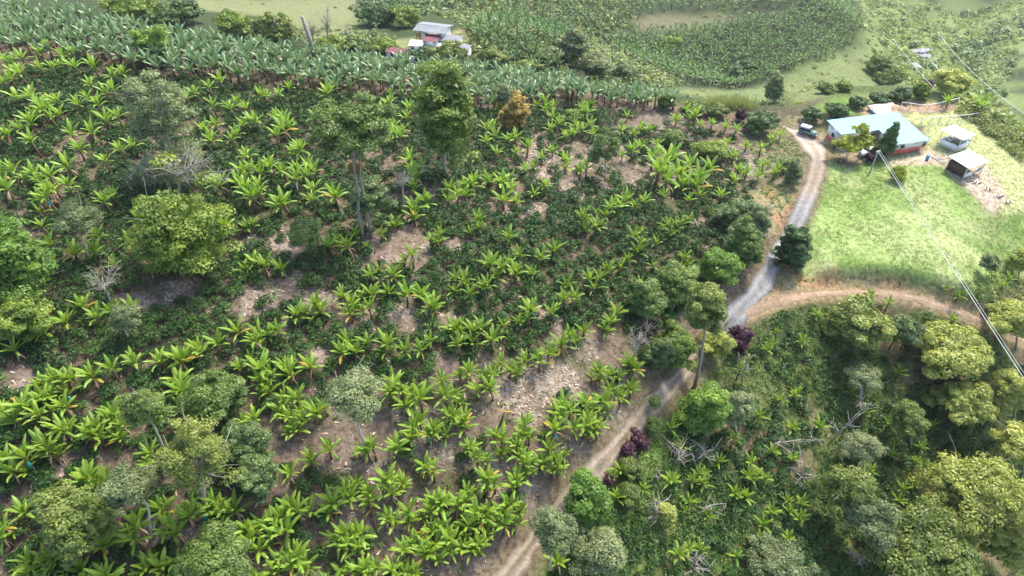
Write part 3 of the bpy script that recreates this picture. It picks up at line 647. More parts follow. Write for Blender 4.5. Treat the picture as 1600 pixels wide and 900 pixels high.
T('purple_shrub', 'dull purple shrub between citrus and the golden mound tree', 'shrub', 1453,129,20,14,1453,137,'purple',None,1,low=-.7)
T('small_tree', 'small green bush beyond the yard to the left of the mound', 'tree', 1290,137,30,20,1290,146,'olive',None,1,low=-.7)
T('small_tree', 'dark bush beside the small green bush left of the mound', 'tree', 1318,134,26,20,1318,143,'dense',None,1,low=-.7)
T('round_tree', 'dark green round tree left of the parked jeep', 'tree', 1188,190,50,38,1188,207,'dark','the round tree by the jeep',1.2,low=-.8)
T('flowering_shrub', 'dark shrub with purple blossom left of the round tree by the jeep', 'shrub', 1158,180,20,20,1158,190,'purple',None,.9,low=-.7)
for a, b, w, h, lf, lb in [(1240,270,30,44,'grey','grey green scrub bush on the bank beside the bend of the road'),(1050,215,46,30,'mid','dark feathery bush on the crest of the plantation'),
    (1112,232,52,36,'dense','broad dark bush among banana plants near the crest'),(1225,258,24,22,'grey','small pale bush on the bank left of the road'),
    (1085,168,40,24,'dense','dark leafy shrub on the ridge behind the crest'),(1120,172,36,24,'olive','olive shrub on the ridge next to tall pale grass'),
    (900,180,40,24,'dense','dark shrub under the ridge plantains'),(1040,160,30,24,'dense','small dark shrub beside ridge plantains')]:
    T('shrub', lb, 'shrub', a, b, w, h, a, b + h * .4, lf, None, .9, low=-.7)
for a, b, w, h, by, lf, lb, l2, dn in [(205,10,90,50,46,'dense','dark spreading tree behind the plantain band at top left',None,1),(262,20,70,46,50,'mid','grey green leafy tree behind the plantain band',None,.8),
    (290,14,50,50,44,'dark','dark tree at the top edge beyond the plantain band','the dark top edge tree',1),(368,40,66,52,66,'dense','dark vine draped tree at the edge of the pasture','the pasture edge tree',1),
    (425,50,74,60,84,'olive','brown and green vine covered tree beside the pasture','the vine covered tree',.8),(512,74,60,36,92,'dense','low dark tree under the bare pasture trees',None,1),
    (355,24,30,16,32,'mid','small shrub alone in the pasture',None,.8),(665,84,44,20,92,'dark','low dark tree in front of the distant farmhouse',None,1),
    (700,84,60,44,106,'olive','yellowish leafy tree hiding the foot of the distant farmhouse','the yellowish tree by the distant farmhouse',.8),
    (765,92,50,40,112,'olive','rusty olive tree right of the distant farmhouse',None,.9),(818,104,36,24,118,'yellow','round yellow green tree on the ridge','the round ridge tree',1.1),
    (893,74,48,54,104,'grey','pale tan feathery tree on the slope beyond the ridge',None,.8),(858,84,44,26,98,'grey','pale green low tree beside the tan feathery tree',None,.8),
    (932,100,56,30,116,'grey','tan scrubby tree on the slope beyond the ridge',None,.7),(975,108,40,24,118,'grey','scrubby grey tree right of the tan scrubby tree',None,.7),
    (590,22,70,44,44,'dark','large dark tree behind the pasture','the large dark pasture tree',1.1),(636,26,50,40,48,'dense','dark tree left behind the distant farmhouse',None,1),
    (560,70,60,26,84,'mid','scrubby green mound of bushes at the pasture foot',None,1),(600,74,50,24,86,'dense','dark bushes left of the distant farmhouse',None,1),
    (1170,100,30,22,112,'dark','dark tree on the far plantation slope',None,1),(1045,66,34,26,78,'dense','dark tree above the far banana slope',None,1),
    (1148,118,24,34,132,'grey','pale slim tree at the foot of the far plantation',None,.6),(1210,140,34,50,180,'grey','slender sparse tree beyond the yard',None,.4)]:
    T('background_tree', lb, 'tree', a, b, w, h, a, by, lf, l2, dn, low=-.6, lsize=.5)
T('bare_tree', 'leafless white tree standing in the pasture', 'tree', 509,34,30,46,512,60,None,'the white pasture tree',limbs=9,bark='dead')
T('bare_tree', 'leafless pale tree left of the white pasture tree', 'tree', 486,44,28,36,490,66,None,None,limbs=8,bark='dead')
T('bare_tree', 'small leafless twiggy tree right of the white pasture tree', 'tree', 541,48,20,24,542,62,None,None,limbs=7,bark='dead')
g = G(); b0 = sunk(493, 97); g.tube([(0, 0, -1), (-.2, 0, 4), (-1.0, .2, 9.0)], np.array([.5, .42, .34]), 9)
r = empty('cut_trunk', tuple(b0), 0, 'thick pale topped trunk standing behind the plantain band', 'tree trunk'); g.obj('trunk', M['bark'], r, True); LM.append((780, 660, 'the withered yellow plant')); LM.append((605, 850, 'the felled banana stem')); LM.append((488, 72, 'the thick cut trunk'))
# dead standing / fallen wood in the right grove
def dead_wood(label, px, py, w, hpx, lean, name='dead_tree', cat='dead tree', n=6, lm=None):
    b = sunk(px, py); D = proj(*b)[2]; L = max(hpx * D / F / .76, 1.2); W = w * D / F
    root = empty(name, tuple(b), 0, label, cat); tr = G(); top = np.array([lean * W, 0, L]); P = limb_pts((0, 0, -.1), top, 0, 6); tr.tube(P, np.linspace(.12, .05, 6), 6); tr.obj('trunk', M['dead'], root)
    for k in range(n):
        L_ = G(); s0 = P[RNG.integers(2, 6)]; e = s0 + np.array([RNG.uniform(-.5, .5) * W, RNG.uniform(-.4, .4) * W, RNG.uniform(.0, .45) * L]); Q = limb_pts(s0, e, .1, 5); L_.tube(Q, np.linspace(.065, .03, 5), 5)
        for _ in range(8):
            q = Q[RNG.integers(1, 5)]; L_.tube(limb_pts(q, q + RNG.normal(0, .16 * W, 3), 0, 3), [.04, .03, .02], 3)
        L_.obj('limb', M['dead'], root)
    if lm: LM.append((px, py, lm))
dead_wood('tall white dead tree with forked limbs in the right grove', 1295,694,46,62,.5,lm='the white dead tree')
dead_wood('bleached fallen branch lying across coffee bushes', 1192,695,70,8,.8,'fallen_branch','branch',4)
dead_wood('bleached dead branches beside the purple shrub', 1056,724,60,22,.0,'dead_branches','branch',9,lm='the bleached branches')
dead_wood('second tangle of bleached branches right of the purple shrub', 1088,722,46,20,.2,'dead_branches','branch',9)
dead_wood('bleached branch tangle under the olive shrub', 1016,812,44,30,.1,'dead_branches','branch',9)
dead_wood('small bleached snag among the coffee bushes', 1092,800,50,14,.3,'dead_branches','branch',5,lm='the small snag')
dead_wood('white snag right of the coffee grove', 1255,756,50,36,-.3,'dead_tree','dead tree',7)
dead_wood('white branching snag at the bottom edge', 1082,895,56,22,.0,'dead_branches','branch',7)
dead_wood('pale crooked sapling leaning beside the purple tree', 1160,600,26,42,-.1)
dead_wood('bleached snag at the foot of the large olive dome', 1335,885,44,22,.1,'dead_branches','branch',7)
dead_wood('thin crooked white stem beside the olive shrub', 1022,756,14,26,.2)
print('trees', len(bpy.data.objects))

# ------------------------------------------------------------------ banana plants
def leaf_arrays(L, W, e0, droop, torn, n=9, seed=0):
    """one banana leaf: petiole then blade; starts at origin going +x and up; returns V,F,rib"""
    r = np.random.default_rng(seed); s = np.linspace(0, 1, n + 2); ang = e0 - droop * s ** 1.3; ds = L / (n + 1)
    x = np.r_[0, np.cumsum(np.cos(ang[:-1]) * ds)]; z = np.r_[0, np.cumsum(np.sin(ang[:-1]) * ds)]
    b = np.clip((s - .12) / .88, 0, 1); w = W / 2 * np.clip(np.sin(pi * b ** .8), 0, 1) ** .55; w[0] = .03; w[1] = .035; w[-1] = .02
    V = []; R = []; Fq = []
    for side in (1, -1):
        for k in range(n + 1):
            j = r.uniform(1 - torn, 1.0, 2) if torn else (1, 1); gap = r.uniform(0, .35 * torn)
            fold = .34; off = len(V)
            for (kk, jj, sh) in ((k, j[0], 0), (k + 1, j[1], -gap * ds)):
                ww = w[kk] * (jj if 1 < kk < n + 1 else 1)
                V.append((x[kk], 0, z[kk])); R.append(1.)
                V.append((x[kk] + (ww * .25 + sh) * cos(ang[kk]), side * ww * cos(fold), z[kk] - ww * sin(fold) + sh * sin(ang[kk]))); R.append(0.)
            Fq.append((off, off + 2, off + 3, off + 1) if side < 0 else (off, off + 1, off + 3, off + 2))
    V = np.array(V); V[:, 1] += .05 * L * np.sin(np.clip(V[:, 0] / L, 0, 1) * 2.5 + seed) * (V[:, 0] / L) ** 2
    return V, np.array(Fq), np.array(R)
# (elevation at base, droop) variants
LV = [leaf_arrays(1, .25, radians(e), radians(dr), tn, 8, i) for i, (e, dr, tn) in enumerate(
    [(85, 18, .06), (80, 34, .12), (74, 48, .25), (67, 60, .3), (60, 52, .2), (50, 80, .4), (38, 76, .45), (12, 92, .55)])]
LDEAD = [leaf_arrays(1, .2, radians(-25), radians(60), .6, 5, 40), leaf_arrays(1, .16, radians(-55), radians(30), .6, 5, 41)]
def vmesh(v, mat, nm):
    V, Fq, R = v; return mesh_np(nm, V, [Fq], [mat], {'tint': np.full(len(V), .5), 'rib': R})
ME = {k: [vmesh(v, M[m], k) for v in LV] for k, m in (('banana_leaf_mesh', 'banana'), ('yellow_leaf_mesh', 'yellowleaf'), ('plantain_leaf_mesh', 'plantain'))}
ME['lime_leaf_mesh'] = [vmesh(v, M['banana_lime'], 'lime_leaf_mesh') for v in LV]
ME['dead'] = [vmesh(v, M['dryleaf'], 'dead_leaf_mesh') for v in LDEAD]
def stem_geo(seed):
    g = G(); r = np.random.default_rng(seed); g.tube([(0, 0, -.15), (.03, .02, .3), (-.02, .03, .7), (0, 0, 1.0)], np.array([.15, .13, .105, .075]), 7, .5)
    return g
SM = []
for k in range(3):
    me = stem_geo(k).mesh('pseudostem_mesh', [M['stem']], True); SM.append(me)
gb = G(); th = np.linspace(0, 1, 5); gb.tube([(0, 0, 0), (0, 0, -.15), (0, 0, -.5), (0, 0, -.85), (0, 0, -.95)], np.array([.05, .19, .22, .2, .12]), 8)
M['bag'] = plain('blue_plastic', (.03,.24,.25), (.02,.16,.17), 6, .4); BAG = gb.mesh('fruit_bag_mesh', [M['bag']], True)

BAN = {}
BAN[(0, 0)] = '190,235 105,265 30,275 100,335 185,310 310,290 360,300 250,310 440,300 540,345 540,410 415,385 75,450 150,450 200,510 245,540 275,470 365,475 470,480 555,535 500,560 30,620 150,650 345,620 370,690 450,610 570,690 620,670 65,790 155,810 230,820 330,770 500,750 140,560 320,860 985,400 1000,480 960,600 990,650 1080,500 1110,470 1150,500 1180,560 1080,640 1150,720 1180,780 1040,850 1110,850 1160,870 880,450 245,880 35,870 300,250 60,330 20,380 230,460'
BAN[(400, 0)] = '25,440 110,430 330,430 130,540 130,600 10,560 630,430 680,430 760,450 350,520 640,520 700,540 650,580 690,600 590,510 225,695 20,800 65,760 130,790 240,810 200,780 270,790 5,870 270,880 730,780 740,820 720,740 1120,630 1180,650 1125,710 1020,735 1090,840 910,880 980,870 1150,850 1190,880 500,460 1140,500 740,870 60,440 150,560 90,620 620,480 720,500 380,540 670,630 1080,600'
BAN[(800, 0)] = '120,490 160,510 190,540 180,600 70,680 20,640 140,730 190,700 300,590 330,600 290,620 350,520 330,500 380,620 250,780 250,750 350,780 320,790 150,870 60,790 540,540 520,610 600,600 650,600 600,680 560,700 680,670 820,510 830,550 770,560 940,570 880,580 1000,590 1050,600 990,680 1040,730 1100,680 1170,690 1060,790 1040,840 1100,800 1160,820 1180,770 700,760,1.55 740,740,1.55 680,800,1.55 720,840,1.55 780,810,1.55 830,770,1.55 880,830,1.55 920,780,1.55 860,870,1.55 800,860,1.55 660,730,1.55'
BAN[(1200, 0)] = '60,630 20,650 90,770 50,780 30,800 1000,490,1.2 980,480,1.2 1020,470,1.2 850,470'
BAN[(0, 300)] = '230,20 180,90 190,150 500,30 600,210 345,280 450,260 450,190 530,330 230,240 1050,150 1155,160 1150,360 1195,320 380,530 310,600 205,650 60,670 70,730 440,580 510,550 620,530 300,880 180,890 250,870 350,870 430,850 520,820 630,780 740,790 830,780 850,790 930,740 1020,700 1110,650 1170,790 1190,680 830,880 1190,10 650,120'
BAN[(400, 300)] = '110,60 270,30 370,10 45,150,.5 35,340 115,350 460,190 430,240 340,240 520,245,.6 580,190 650,150 740,70 740,110 790,40 900,30 980,10 1160,30 1040,160 1040,120 860,190 850,230 730,290 640,380 540,380 700,470 620,460 530,470 530,530 440,560 450,520 390,480 300,550 280,510 190,580 100,640 20,660 0,720 420,690 410,740 460,740 520,700 610,700 610,740 700,730 770,730 820,690 780,480 840,540 810,520 930,400 930,460 980,400 1010,460 920,630 960,640 950,700 1020,650 1060,630 1110,680 1010,700 1160,620 1090,330 1150,340 1180,320 1080,430 1130,390 20,820 60,850 150,820 160,850 250,810 20,880 350,800,.5 640,890 870,880 960,860 1000,840 1060,870 1150,800 1190,830 1110,850 1190,200'
BAN[(800, 300)] = '20,40 540,30 620,30 460,70 440,100 830,30 710,10 340,130 350,170 330,110 390,150 40,280 130,300 190,260 10,370 90,370 570,200 600,230 590,270 680,230 740,190 730,150 770,160 800,140 830,120 810,300 820,330 545,310 455,350 510,350 355,400 410,395 380,440 255,430 240,500 300,490 670,340 600,430 90,550 30,600 180,560 460,600 490,560 440,640 270,670 300,690 340,650 230,710 170,750 130,790 60,790 20,840 410,840 450,850 570,820 550,800 500,860 1070,820 1110,780 1190,730 980,10 930,90,.6'
BAN[(1200, 300)] = '235,570 170,690 20,710 45,650,.6 480,480 570,510 1150,290 1180,300 1110,430 1140,400 900,480 1060,770 620,840 700,710 640,700 590,690 480,840 460,850 870,590'
BAN[(0, 600)] = '110,90 160,90 190,60 250,40 310,30 300,90 60,160 20,140 180,130 90,340 50,400 110,400 80,330 20,340 230,300 200,280 310,220 290,200 270,320 440,200 460,250 400,220 520,160 560,180 570,240 530,130 700,310 700,390 740,370 430,430 450,470 400,440 500,430 100,590 10,660 10,700 640,650 600,700 630,720 780,680 830,690 480,760 130,830 130,880 210,820 230,870 490,890 690,840 680,870 740,850 820,830 880,600 900,580 970,580 1030,590 1000,550 1030,750 1150,680 1120,720 1160,740 1190,690 740,590 850,20 850,90 1190,150 1100,580 370,870'
BAN[(400, 600)] = '60,20 130,60 110,120 150,150 180,60 200,120 280,130 190,200 210,160 340,300 250,350 160,400 550,290 520,300 650,290 720,240 740,200 770,180 820,230 840,210 890,230 900,140 930,150 970,190 970,160 620,30 650,60 730,60 770,60 700,90 680,20 740,20 880,50 930,40 950,80 1040,20 1110,10 830,400 800,380 620,470 600,440 640,500 680,460 440,530 420,490 390,500 350,560 340,600 530,500 520,540 150,570 180,580 120,620 250,590 60,650 20,650 80,690 140,680 10,770 200,810 180,790 130,810 230,850 100,870 160,850 360,720 390,760 440,720 480,700 490,760 440,750 400,700 640,640 620,620 720,630 710,600 560,850 500,860 620,870 460,870 400,890 700,880 830,550 860,530 820,590 870,570 980,490 990,540 1070,480 1080,450 1120,460 1120,230 1150,260 1150,320 1000,300 1040,330 1080,350 940,560 1030,600 1070,620 1100,580 1000,640 1160,600 1180,560 1160,650 870,660 830,690 890,700 730,740 760,720 700,760 830,740 790,780 930,730 960,770 900,780 1050,740 1080,700 1030,760 840,820 740,880 1060,650'
BAN[(800, 600)] = '240,90 230,140 270,110 340,80 370,100 350,150 300,200 340,190 430,80 480,50 510,60 560,20 460,20 440,120 400,210 390,180 200,200 60,190 40,220 80,250 20,280 30,330 50,360 170,300 160,350 200,340 130,370 60,420 20,440 200,390 10,480 40,590 10,660 775,150 745,200 785,290 1160,140 1040,250 600,320 510,400 740,450 610,480 905,330 975,360 870,420 850,450 900,460 1120,360 1110,420 1130,440 1190,440 1050,510 1095,520 840,560 880,770 780,790 1060,800 1180,660 1160,740 1170,780 920,610 210,830 490,520'
BAN[(1200, 600)] = '60,70 125,45 240,190 120,200 20,310 450,130 395,30 570,180 690,190 770,190 120,350 580,330 720,290 700,360 730,380 760,390 490,410 690,470 640,490 620,540 730,550 740,600 780,610 820,610 160,560 110,590 30,600 150,630 100,720 930,770 1000,770 10,760 90,540'
blist = []
for (ox, oy), s in BAN.items():
    for it in s.split():
        v = [float(q) for q in it.split(',')]; blist.append((ox + v[0] / 3, oy + v[1] / 3, v[2] if len(v) > 2 else 1.0))
for b in list(blist):
    if b[0] < 1150 and b[2] == 1.0 and b[1] > 60 and RNG.random() < (.45 if b[1] < 330 else .34):
        q_ = RNG.uniform(9, 17) * (1 if RNG.random() < .5 else -1); blist.append((b[0] + q_, b[1] - q_ * .5 + RNG.uniform(-2, 2), RNG.uniform(.55, .8) if b[1] > 330 else RNG.uniform(.7, 1.1)))
keep = []
for b in blist:
    if all(math.hypot(b[0] - k[0], b[1] - k[1]) > 5 for k in keep): keep.append(b)
# below the bottom edge and left of the frame the rows go on
for k in range(40): keep.append((RNG.uniform(-60, 760), RNG.uniform(905, 945), 1.0))
blist = keep
bx = np.array([b[0] for b in blist]); by = np.array([b[1] for b in blist]); bs = np.array([b[2] for b in blist])
topl = (by < 330) & (bx < 560)
hst = np.where(topl, RNG.uniform(1.7, 2.8, len(bx)), RNG.uniform(.9, 2.2, len(bx))) * np.where(bs < 1, bs, bs)
BW = np.array([cast_h([a], [b], h_ + .35, hgt)[0] for a, b, h_ in zip(bx, by, hst)])
BW[:, 2] = hgt(BW[:, 0], BW[:, 1]); dep = proj(BW[:, 0], BW[:, 1], BW[:, 2])[2]
right = inside(BW[:, 0], BW[:, 1], Z_RIGHT)
scl = bs * RNG.uniform(.84, 1.2, len(bx)) * np.where(by < 330, 1.16, 1.0) * np.where(right, .88, 1.0) * np.where(dep > 110, .92, 1)
vis_b = (by < 900) & (bx > 0)
size = np.where(vis_b, scl / dep, 0); rank = np.argsort(-size)
indiv = set(rank[:296].tolist())
def leaf_set(k, upright=0):
    """list of (variant, azimuth, length, yellow?)"""
    n = int(RNG.integers(9, 14)); a0 = RNG.uniform(0, 6.28); out = []
    for j in range(n):
        f = j / (n - 1); v = min(7, max(0, int(round(f * 5.3 + RNG.uniform(-.9, .9) + .4)))); out.append((v, a0 + j * 2.4 + RNG.uniform(-.3, .3), RNG.uniform(1.5, 2.15) * (.78 if f < .12 else 1) * (1 - .12 * (f > .85))))
    return out
STUFFB = G(); STUFFL = G()
def xf(V, az, roll, L, wy, off, tiltx=0):
    V = V * np.array([L, L * wy, L]); c, s_ = cos(az), sin(az)
    return np.stack([V[:, 0] * c - V[:, 1] * s_, V[:, 0] * s_ + V[:, 1] * c, V[:, 2]], 1) + off
STEMG = G()
cand = [i for i in range(len(bx)) if i in indiv]; bagset = set(RNG.choice(cand, 22, replace=False).tolist())
looks = ['compact banana plant', 'spreading banana plant', 'tall banana plant']
nouns, idxs, roots = [], [], []
for i in range(len(bx)):
    S = scl[i]; ls = leaf_set(i); h_ = hst[i]; lean = RNG.normal(0, .07, 2) + (np.array([-.12, .0]) if topl[i] else 0); top = np.array([lean[0] * h_, lean[1] * h_, h_]); wob = RNG.uniform(.85, 1.15)
    yl = RNG.random() < (.5 if right[i] else .26)
    if i in indiv:
        root = empty('banana_plant', tuple(BW[i])); roots.append(root); idxs.append(i)
        st = link('pseudostem', SM[i % 3], root); st.scale = (S, S, h_ + .1); st.rotation_euler = (-math.atan(lean[1]), math.atan(lean[0]), 0)
        for j, (v, az, L) in enumerate(ls):
            yellow = yl and j == len(ls) - 1
            link('yellow_leaf' if yellow else 'leaf', ME['yellow_leaf_mesh' if yellow else 'lime_leaf_mesh' if (topl[i] or by[i] < 330 or RNG.random() < .32) else 'banana_leaf_mesh'][v], root, tuple(top - [0, 0, .04 * j]), (RNG.normal(0, .12), 0, az), (L * S, L * S * wob, L * S))
        for j in range(5 if topl[i] else 4):
            link('dead_leaf', ME['dead'][j % 2], root, tuple(top * .93 - [0, 0, .2]), (0, 0, RNG.uniform(0, 6.28)), (1.2 * S, 1.2 * S, 1.1 * S))
        if i in bagset:
            az = RNG.uniform(-2.6, -.6); link('fruit_bag', BAG, root, (top[0] + .42 * cos(az), top[1] + .42 * sin(az), h_ * .88), (0, 0, 0), (.9, .9, .9))
            nouns.append('blue bagged banana plant')
        elif yl: nouns.append('yellow leaved banana plant')
        else: nouns.append(looks[0] if S < .88 else looks[2] if h_ > 1.9 else looks[1])
    else:
        for j, (v, az, L) in enumerate(ls):
            V, Fq, R = LV[v]; (STUFFL if by[i] < 330 else STUFFB).add(xf(V, az, 0, L * S, wob, BW[i] + top - np.array([0, 0, .04 * j])), Fq, RNG.normal(.5 + (.12 if right[i] else 0), .16), R)
        STEMG.tube([BW[i] - [0, 0, .1], BW[i] + top * .5, BW[i] + top], np.array([.15, .12, .08]) * S, 5)
        V, Fq, R = LDEAD[i % 2]; STEMG.add(xf(V, RNG.uniform(0, 6.28), 0, 1.2 * S, 1, BW[i] + top * .9), Fq, .7)
for r_, (a, b) in zip(roots, place_labels([(bx[i], by[i]) for i in idxs], nouns)):
    tag(r_, '%s, %s' % (a, b), 'banana plant', 'banana plants in rows on the hillside')
o = STUFFB.obj('banana_foliage', M['banana']); tag(o, 'smaller banana plants filling the rows farther from the camera', 'banana plants', kind='stuff')
o = STUFFL.obj('lime_banana_foliage', M['banana_lime']); tag(o, 'small lime green banana plants of the upper rows', 'banana plants', kind='stuff')
o = STEMG.obj('banana_stems', M['stem']); tag(o, 'brown stems of the smaller and farther banana plants', 'banana stems', kind='stuff')
print('bananas', len(blist), 'individual', len(idxs))

# grey green plantain band along the ridge + far plantations
PB = G(); PS = G()
def plantain(p, S, h_, tint=.5, nl=9, coarse=False, gg=PB, sg=PS):
    top = np.array([0, 0, h_]); a0 = RNG.uniform(0, 6.28)
    for j in range(nl):
        f = j / (nl - 1); v = min(6, int(f * 5.4 + RNG.uniform(0, 1))); V, Fq, R = LV[v]
        if coarse: V, Fq, R = LC[v]
        gg.add(xf(V, a0 + j * 2.4, 0, RNG.uniform(2.0, 2.6) * S, 1.05, p + top), Fq, np.clip(RNG.normal(tint, .17), 0, 1), R)
    sg.tube([p - [0, 0, .2], p + top], np.array([.19, .1]) * S, 5, .3, False)
LC = [leaf_arrays(1, .27, radians(e), radians(dr), 0, 2, i) for i, (e, dr) in enumerate([(78, 28), (72, 45), (62, 50), (55, 62), (45, 60), (40, 80), (25, 75), (5, 90)])]
band = world_poly([(-60,20),(0,22),(100,38),(200,55),(300,72),(400,86),(600,107),(800,126),(880,136),(960,150),(1050,165),(1062,176),(980,172),(900,166),(830,172),(760,176),(700,158),(600,152),(500,148),(400,140),(300,128),(210,118),(140,100),(60,92),(-60,88)])
x0, y0 = band.min(0); x1, y1 = band.max(0); k = 0
gx, gy = np.meshgrid(np.arange(x0, x1, 2.15), np.arange(y0, y1, 2.2)); gx = gx.ravel() + RNG.uniform(-.9, .9, gx.size); gy = gy.ravel() + RNG.uniform(-.9, .9, gy.size)
m = inside(gx, gy, band); P = np.c_[gx[m], gy[m], hgt(gx[m], gy[m])]
for p in P: plantain(p, RNG.uniform(.9, 1.3), RNG.uniform(1.0, 2.6), np.clip(.35 + .5 * fbm(p[0], p[1], 14, 90), 0, 1)); k += 1
print('band', k)
tag(PB.obj('plantain_foliage', M['plantain']), 'dense band of tall grey green plantains along the ridge', 'plantain grove', kind='stuff')
tag(PS.obj('plantain_stems', M['stem']), 'stems of the tall plantains along the ridge', 'plantain stems', kind='stuff')
FB = G(); FS = G(); fcount = 0
def far_rows(poly, st, rowst, S, tint, prob=.9, ang=0.0, mat=None):
    global fcount
    W = world_poly(poly); x0, y0 = W.min(0) - 10; x1, y1 = W.max(0) + 10; gx, gy = np.meshgrid(np.arange(x0, x1, st), np.arange(y0, y1, rowst))
    gx = gx.ravel() + RNG.uniform(-.3, .3, gx.size) * st; gy = gy.ravel() + RNG.uniform(-.18, .18, gy.size) * rowst + (gx - x0) * ang
    m = inside(gx, gy, W) & (RNG.random(gx.size) < prob); z = hgt(gx[m], gy[m])
    for p in np.c_[gx[m], gy[m], z]: plantain(p, S * RNG.uniform(.8, 1.2), 2.0, tint, 8, True, FB, FS); fcount += 1
far_rows([(940,62),(1000,50),(1110,42),(1230,24),(1335,4),(1345,60),(1290,95),(1200,124),(1090,134),(1010,110)], 3.0, 4.4, 1.15, .7, .95)
far_rows([(700,-6),(900,-6),(960,30),(940,60),(900,60),(830,50),(770,30)], 5, 6, 1.2, .45, .75)
far_rows([(720,60),(800,30),(900,60),(880,110),(840,118),(790,115),(760,80)], 3.0, 3.6, 1.1, .5, .9)
far_rows([(930,-6),(1290,-6),(1300,10),(1200,14),(1060,20),(960,36)], 6, 6.5, 1.2, .6, .8)
tag(FB.obj('distant_banana_foliage', M['far_banana']), 'distant banana rows on the far slopes', 'banana rows', kind='stuff')
tag(FS.obj('distant_banana_stems', M['stem']), 'stems of the distant banana rows', 'banana stems', kind='stuff'); print('far', fcount)
# ------------------------------------------------------------------ coffee bushes
def bush_geo(m, R, H, ls, seed, n=7):
    r = np.random.default_rng(seed); g = G(); a = r.uniform(0, 6.28, n)
    cen = np.c_[np.cos(a) * R * .5, np.sin(a) * R * .5, r.uniform(.35, .75, n) * H]; cen[0] = (0, 0, H * .8)
    q = r.integers(0, n, m); d = r.normal(size=(m, 3)); d /= np.linalg.norm(d, axis=1)[:, None]; d[:, 2] = np.abs(d[:, 2]) * .9 - .1
    P = cen[q] + d * np.array([R * .55, R * .55, H * .3]) * r.uniform(.6, 1.05, (m, 1)); N = d + r.normal(0, .5, (m, 3)) + [0, 0, .6]
    g.cards(P, N, ls * r.uniform(.7, 1.3, m), np.clip(.35 + .35 * (q % 3) / 2 + r.normal(0, .15, m), 0, 1), .5, r); return g
CB = [bush_geo(260, 1.0, 1.25, .26, 100 + k) for k in range(6)]
CA = [(np.concatenate(g.V), np.concatenate(g.F[3]), np.concatenate(g.T)) for g in CB]
CA2 = []
for k in range(6):
    g = bush_geo(120, 1.0, 1.2, .38, 200 + k, 6); CA2.append((np.concatenate(g.V), np.concatenate(g.F[3]), np.concatenate(g.T)))
CM = [g.mesh('coffee_bush_mesh', [M['coffee']]) for g in CB]
u = np.array([.69, .724]); v = np.array([-.724, .69]); a_, b_ = np.meshgrid(np.arange(-140, 200, 1.35), np.arange(-140, 160, 1.95))
a_ = a_.ravel() + RNG.uniform(-.35, .35, a_.size); b_ = b_.ravel() + RNG.uniform(-.28, .28, b_.size); gx = a_ * u[0] + b_ * v[0]; gy = a_ * u[1] + b_ * v[1] + 30
dE, sE = seg_dist(gx, gy, E); m = (sE <= 0) & (dE > 8) & (gy > 20) & (gx > -85) & (gx < 110); gx, gy = gx[m], gy[m]
drr, srr = seg_dist(gx, gy, ROADC); dpp, spp = seg_dist(gx, gy, PATHC); z = hgt(gx, gy); px, py, dd = proj(gx, gy, z)
R_in = inside(gx, gy, Z_RIGHT) | ((srr < 0) & (gy < 85))
crest = world_poly([(780,215),(900,200),(1000,180),(1150,200),(1240,250),(1250,330),(1200,400),(1160,300),(1000,290),(850,280)]); inb = inside(gx, gy, band)
lawnm = inside(gx, gy, Z_LAWN) | inside(gx, gy, Z_PALE) | inside(gx, gy, Z_YARD) | inside(gx, gy, Z_BANK) | inside(gx, gy, Z_BANK2) | inside(gx, gy, Z_MOUND) | inside(gx, gy, Z_SCARP)
prob = np.where(fbm(gx, gy, 10, 120) > .36, .97, .6); prob = np.where(inside(gx, gy, crest), .55, prob)
cen_low = world_poly([(430,640),(620,600),(760,560),(1000,520),(990,620),(900,760),(800,930),(380,930),(420,780)]); prob = np.where(inside(gx, gy, cen_low), .26, prob)
prob *= 1 - .85 * bare(gx, gy)
cg_poly = world_poly([(1060,700),(1180,650),(1260,700),(1290,880),(1230,930),(1060,930),(1040,800)])
prob = np.where(R_in, np.where(inside(gx, gy, cg_poly), 1.0, np.where(fbm(gx, gy, 9, 121) > .47, .75, .2)), prob)
north = (srr > 0); m = (RNG.random(len(gx)) < prob) & ~lawnm & (drr > 3.2) & (dpp > 2.2) & ~inb & (px > -80) & (px < 1680) & (py < 990) & ~((gx > 45) & (gy > 78))
CX, CY, CZ, CPX, CPY, CDD = gx[m], gy[m], z[m], px[m], py[m], dd[m]
csc = RNG.uniform(.85, 1.38, len(CX)); print('coffee', len(CX))
szv = np.where((CPX > 0) & (CPX < 1600) & (CPY < 895), csc / CDD, 0); order = np.argsort(-szv); ind = order[:296]; rest = order[296:]
labs = place_labels([(CPX[i], CPY[i]) for i in ind], ['dark coffee bush'] * len(ind))
for n_, i in enumerate(ind):
    o = link('coffee_bush', CM[int(RNG.integers(0, 6))], None, (CX[i], CY[i], CZ[i] - .1), (0, 0, RNG.uniform(0, 6.28)), (csc[i], csc[i], csc[i] * RNG.uniform(.8, 1.1)))
    tag(o, '%s, %s' % labs[n_], 'coffee bush', 'coffee bushes between the banana rows')
SG = G()
for i in rest:
    V, Fq, T_ = (CA if CDD[i] < 78 else CA2)[int(RNG.integers(0, 6))]; az = RNG.uniform(0, 6.28); c, s_ = cos(az), sin(az); S = csc[i]
    SG.add(np.c_[V[:, 0] * c - V[:, 1] * s_, V[:, 0] * s_ + V[:, 1] * c, V[:, 2] * RNG.uniform(.8, 1.1)] * S + np.array([CX[i], CY[i], CZ[i] - .1]), Fq, np.clip(T_ + RNG.normal(0, .12), 0, 1))
tag(SG.obj('coffee_thicket', M['coffee']), 'continuous dark coffee bushes covering the slopes between bananas', 'coffee bushes', kind='stuff')

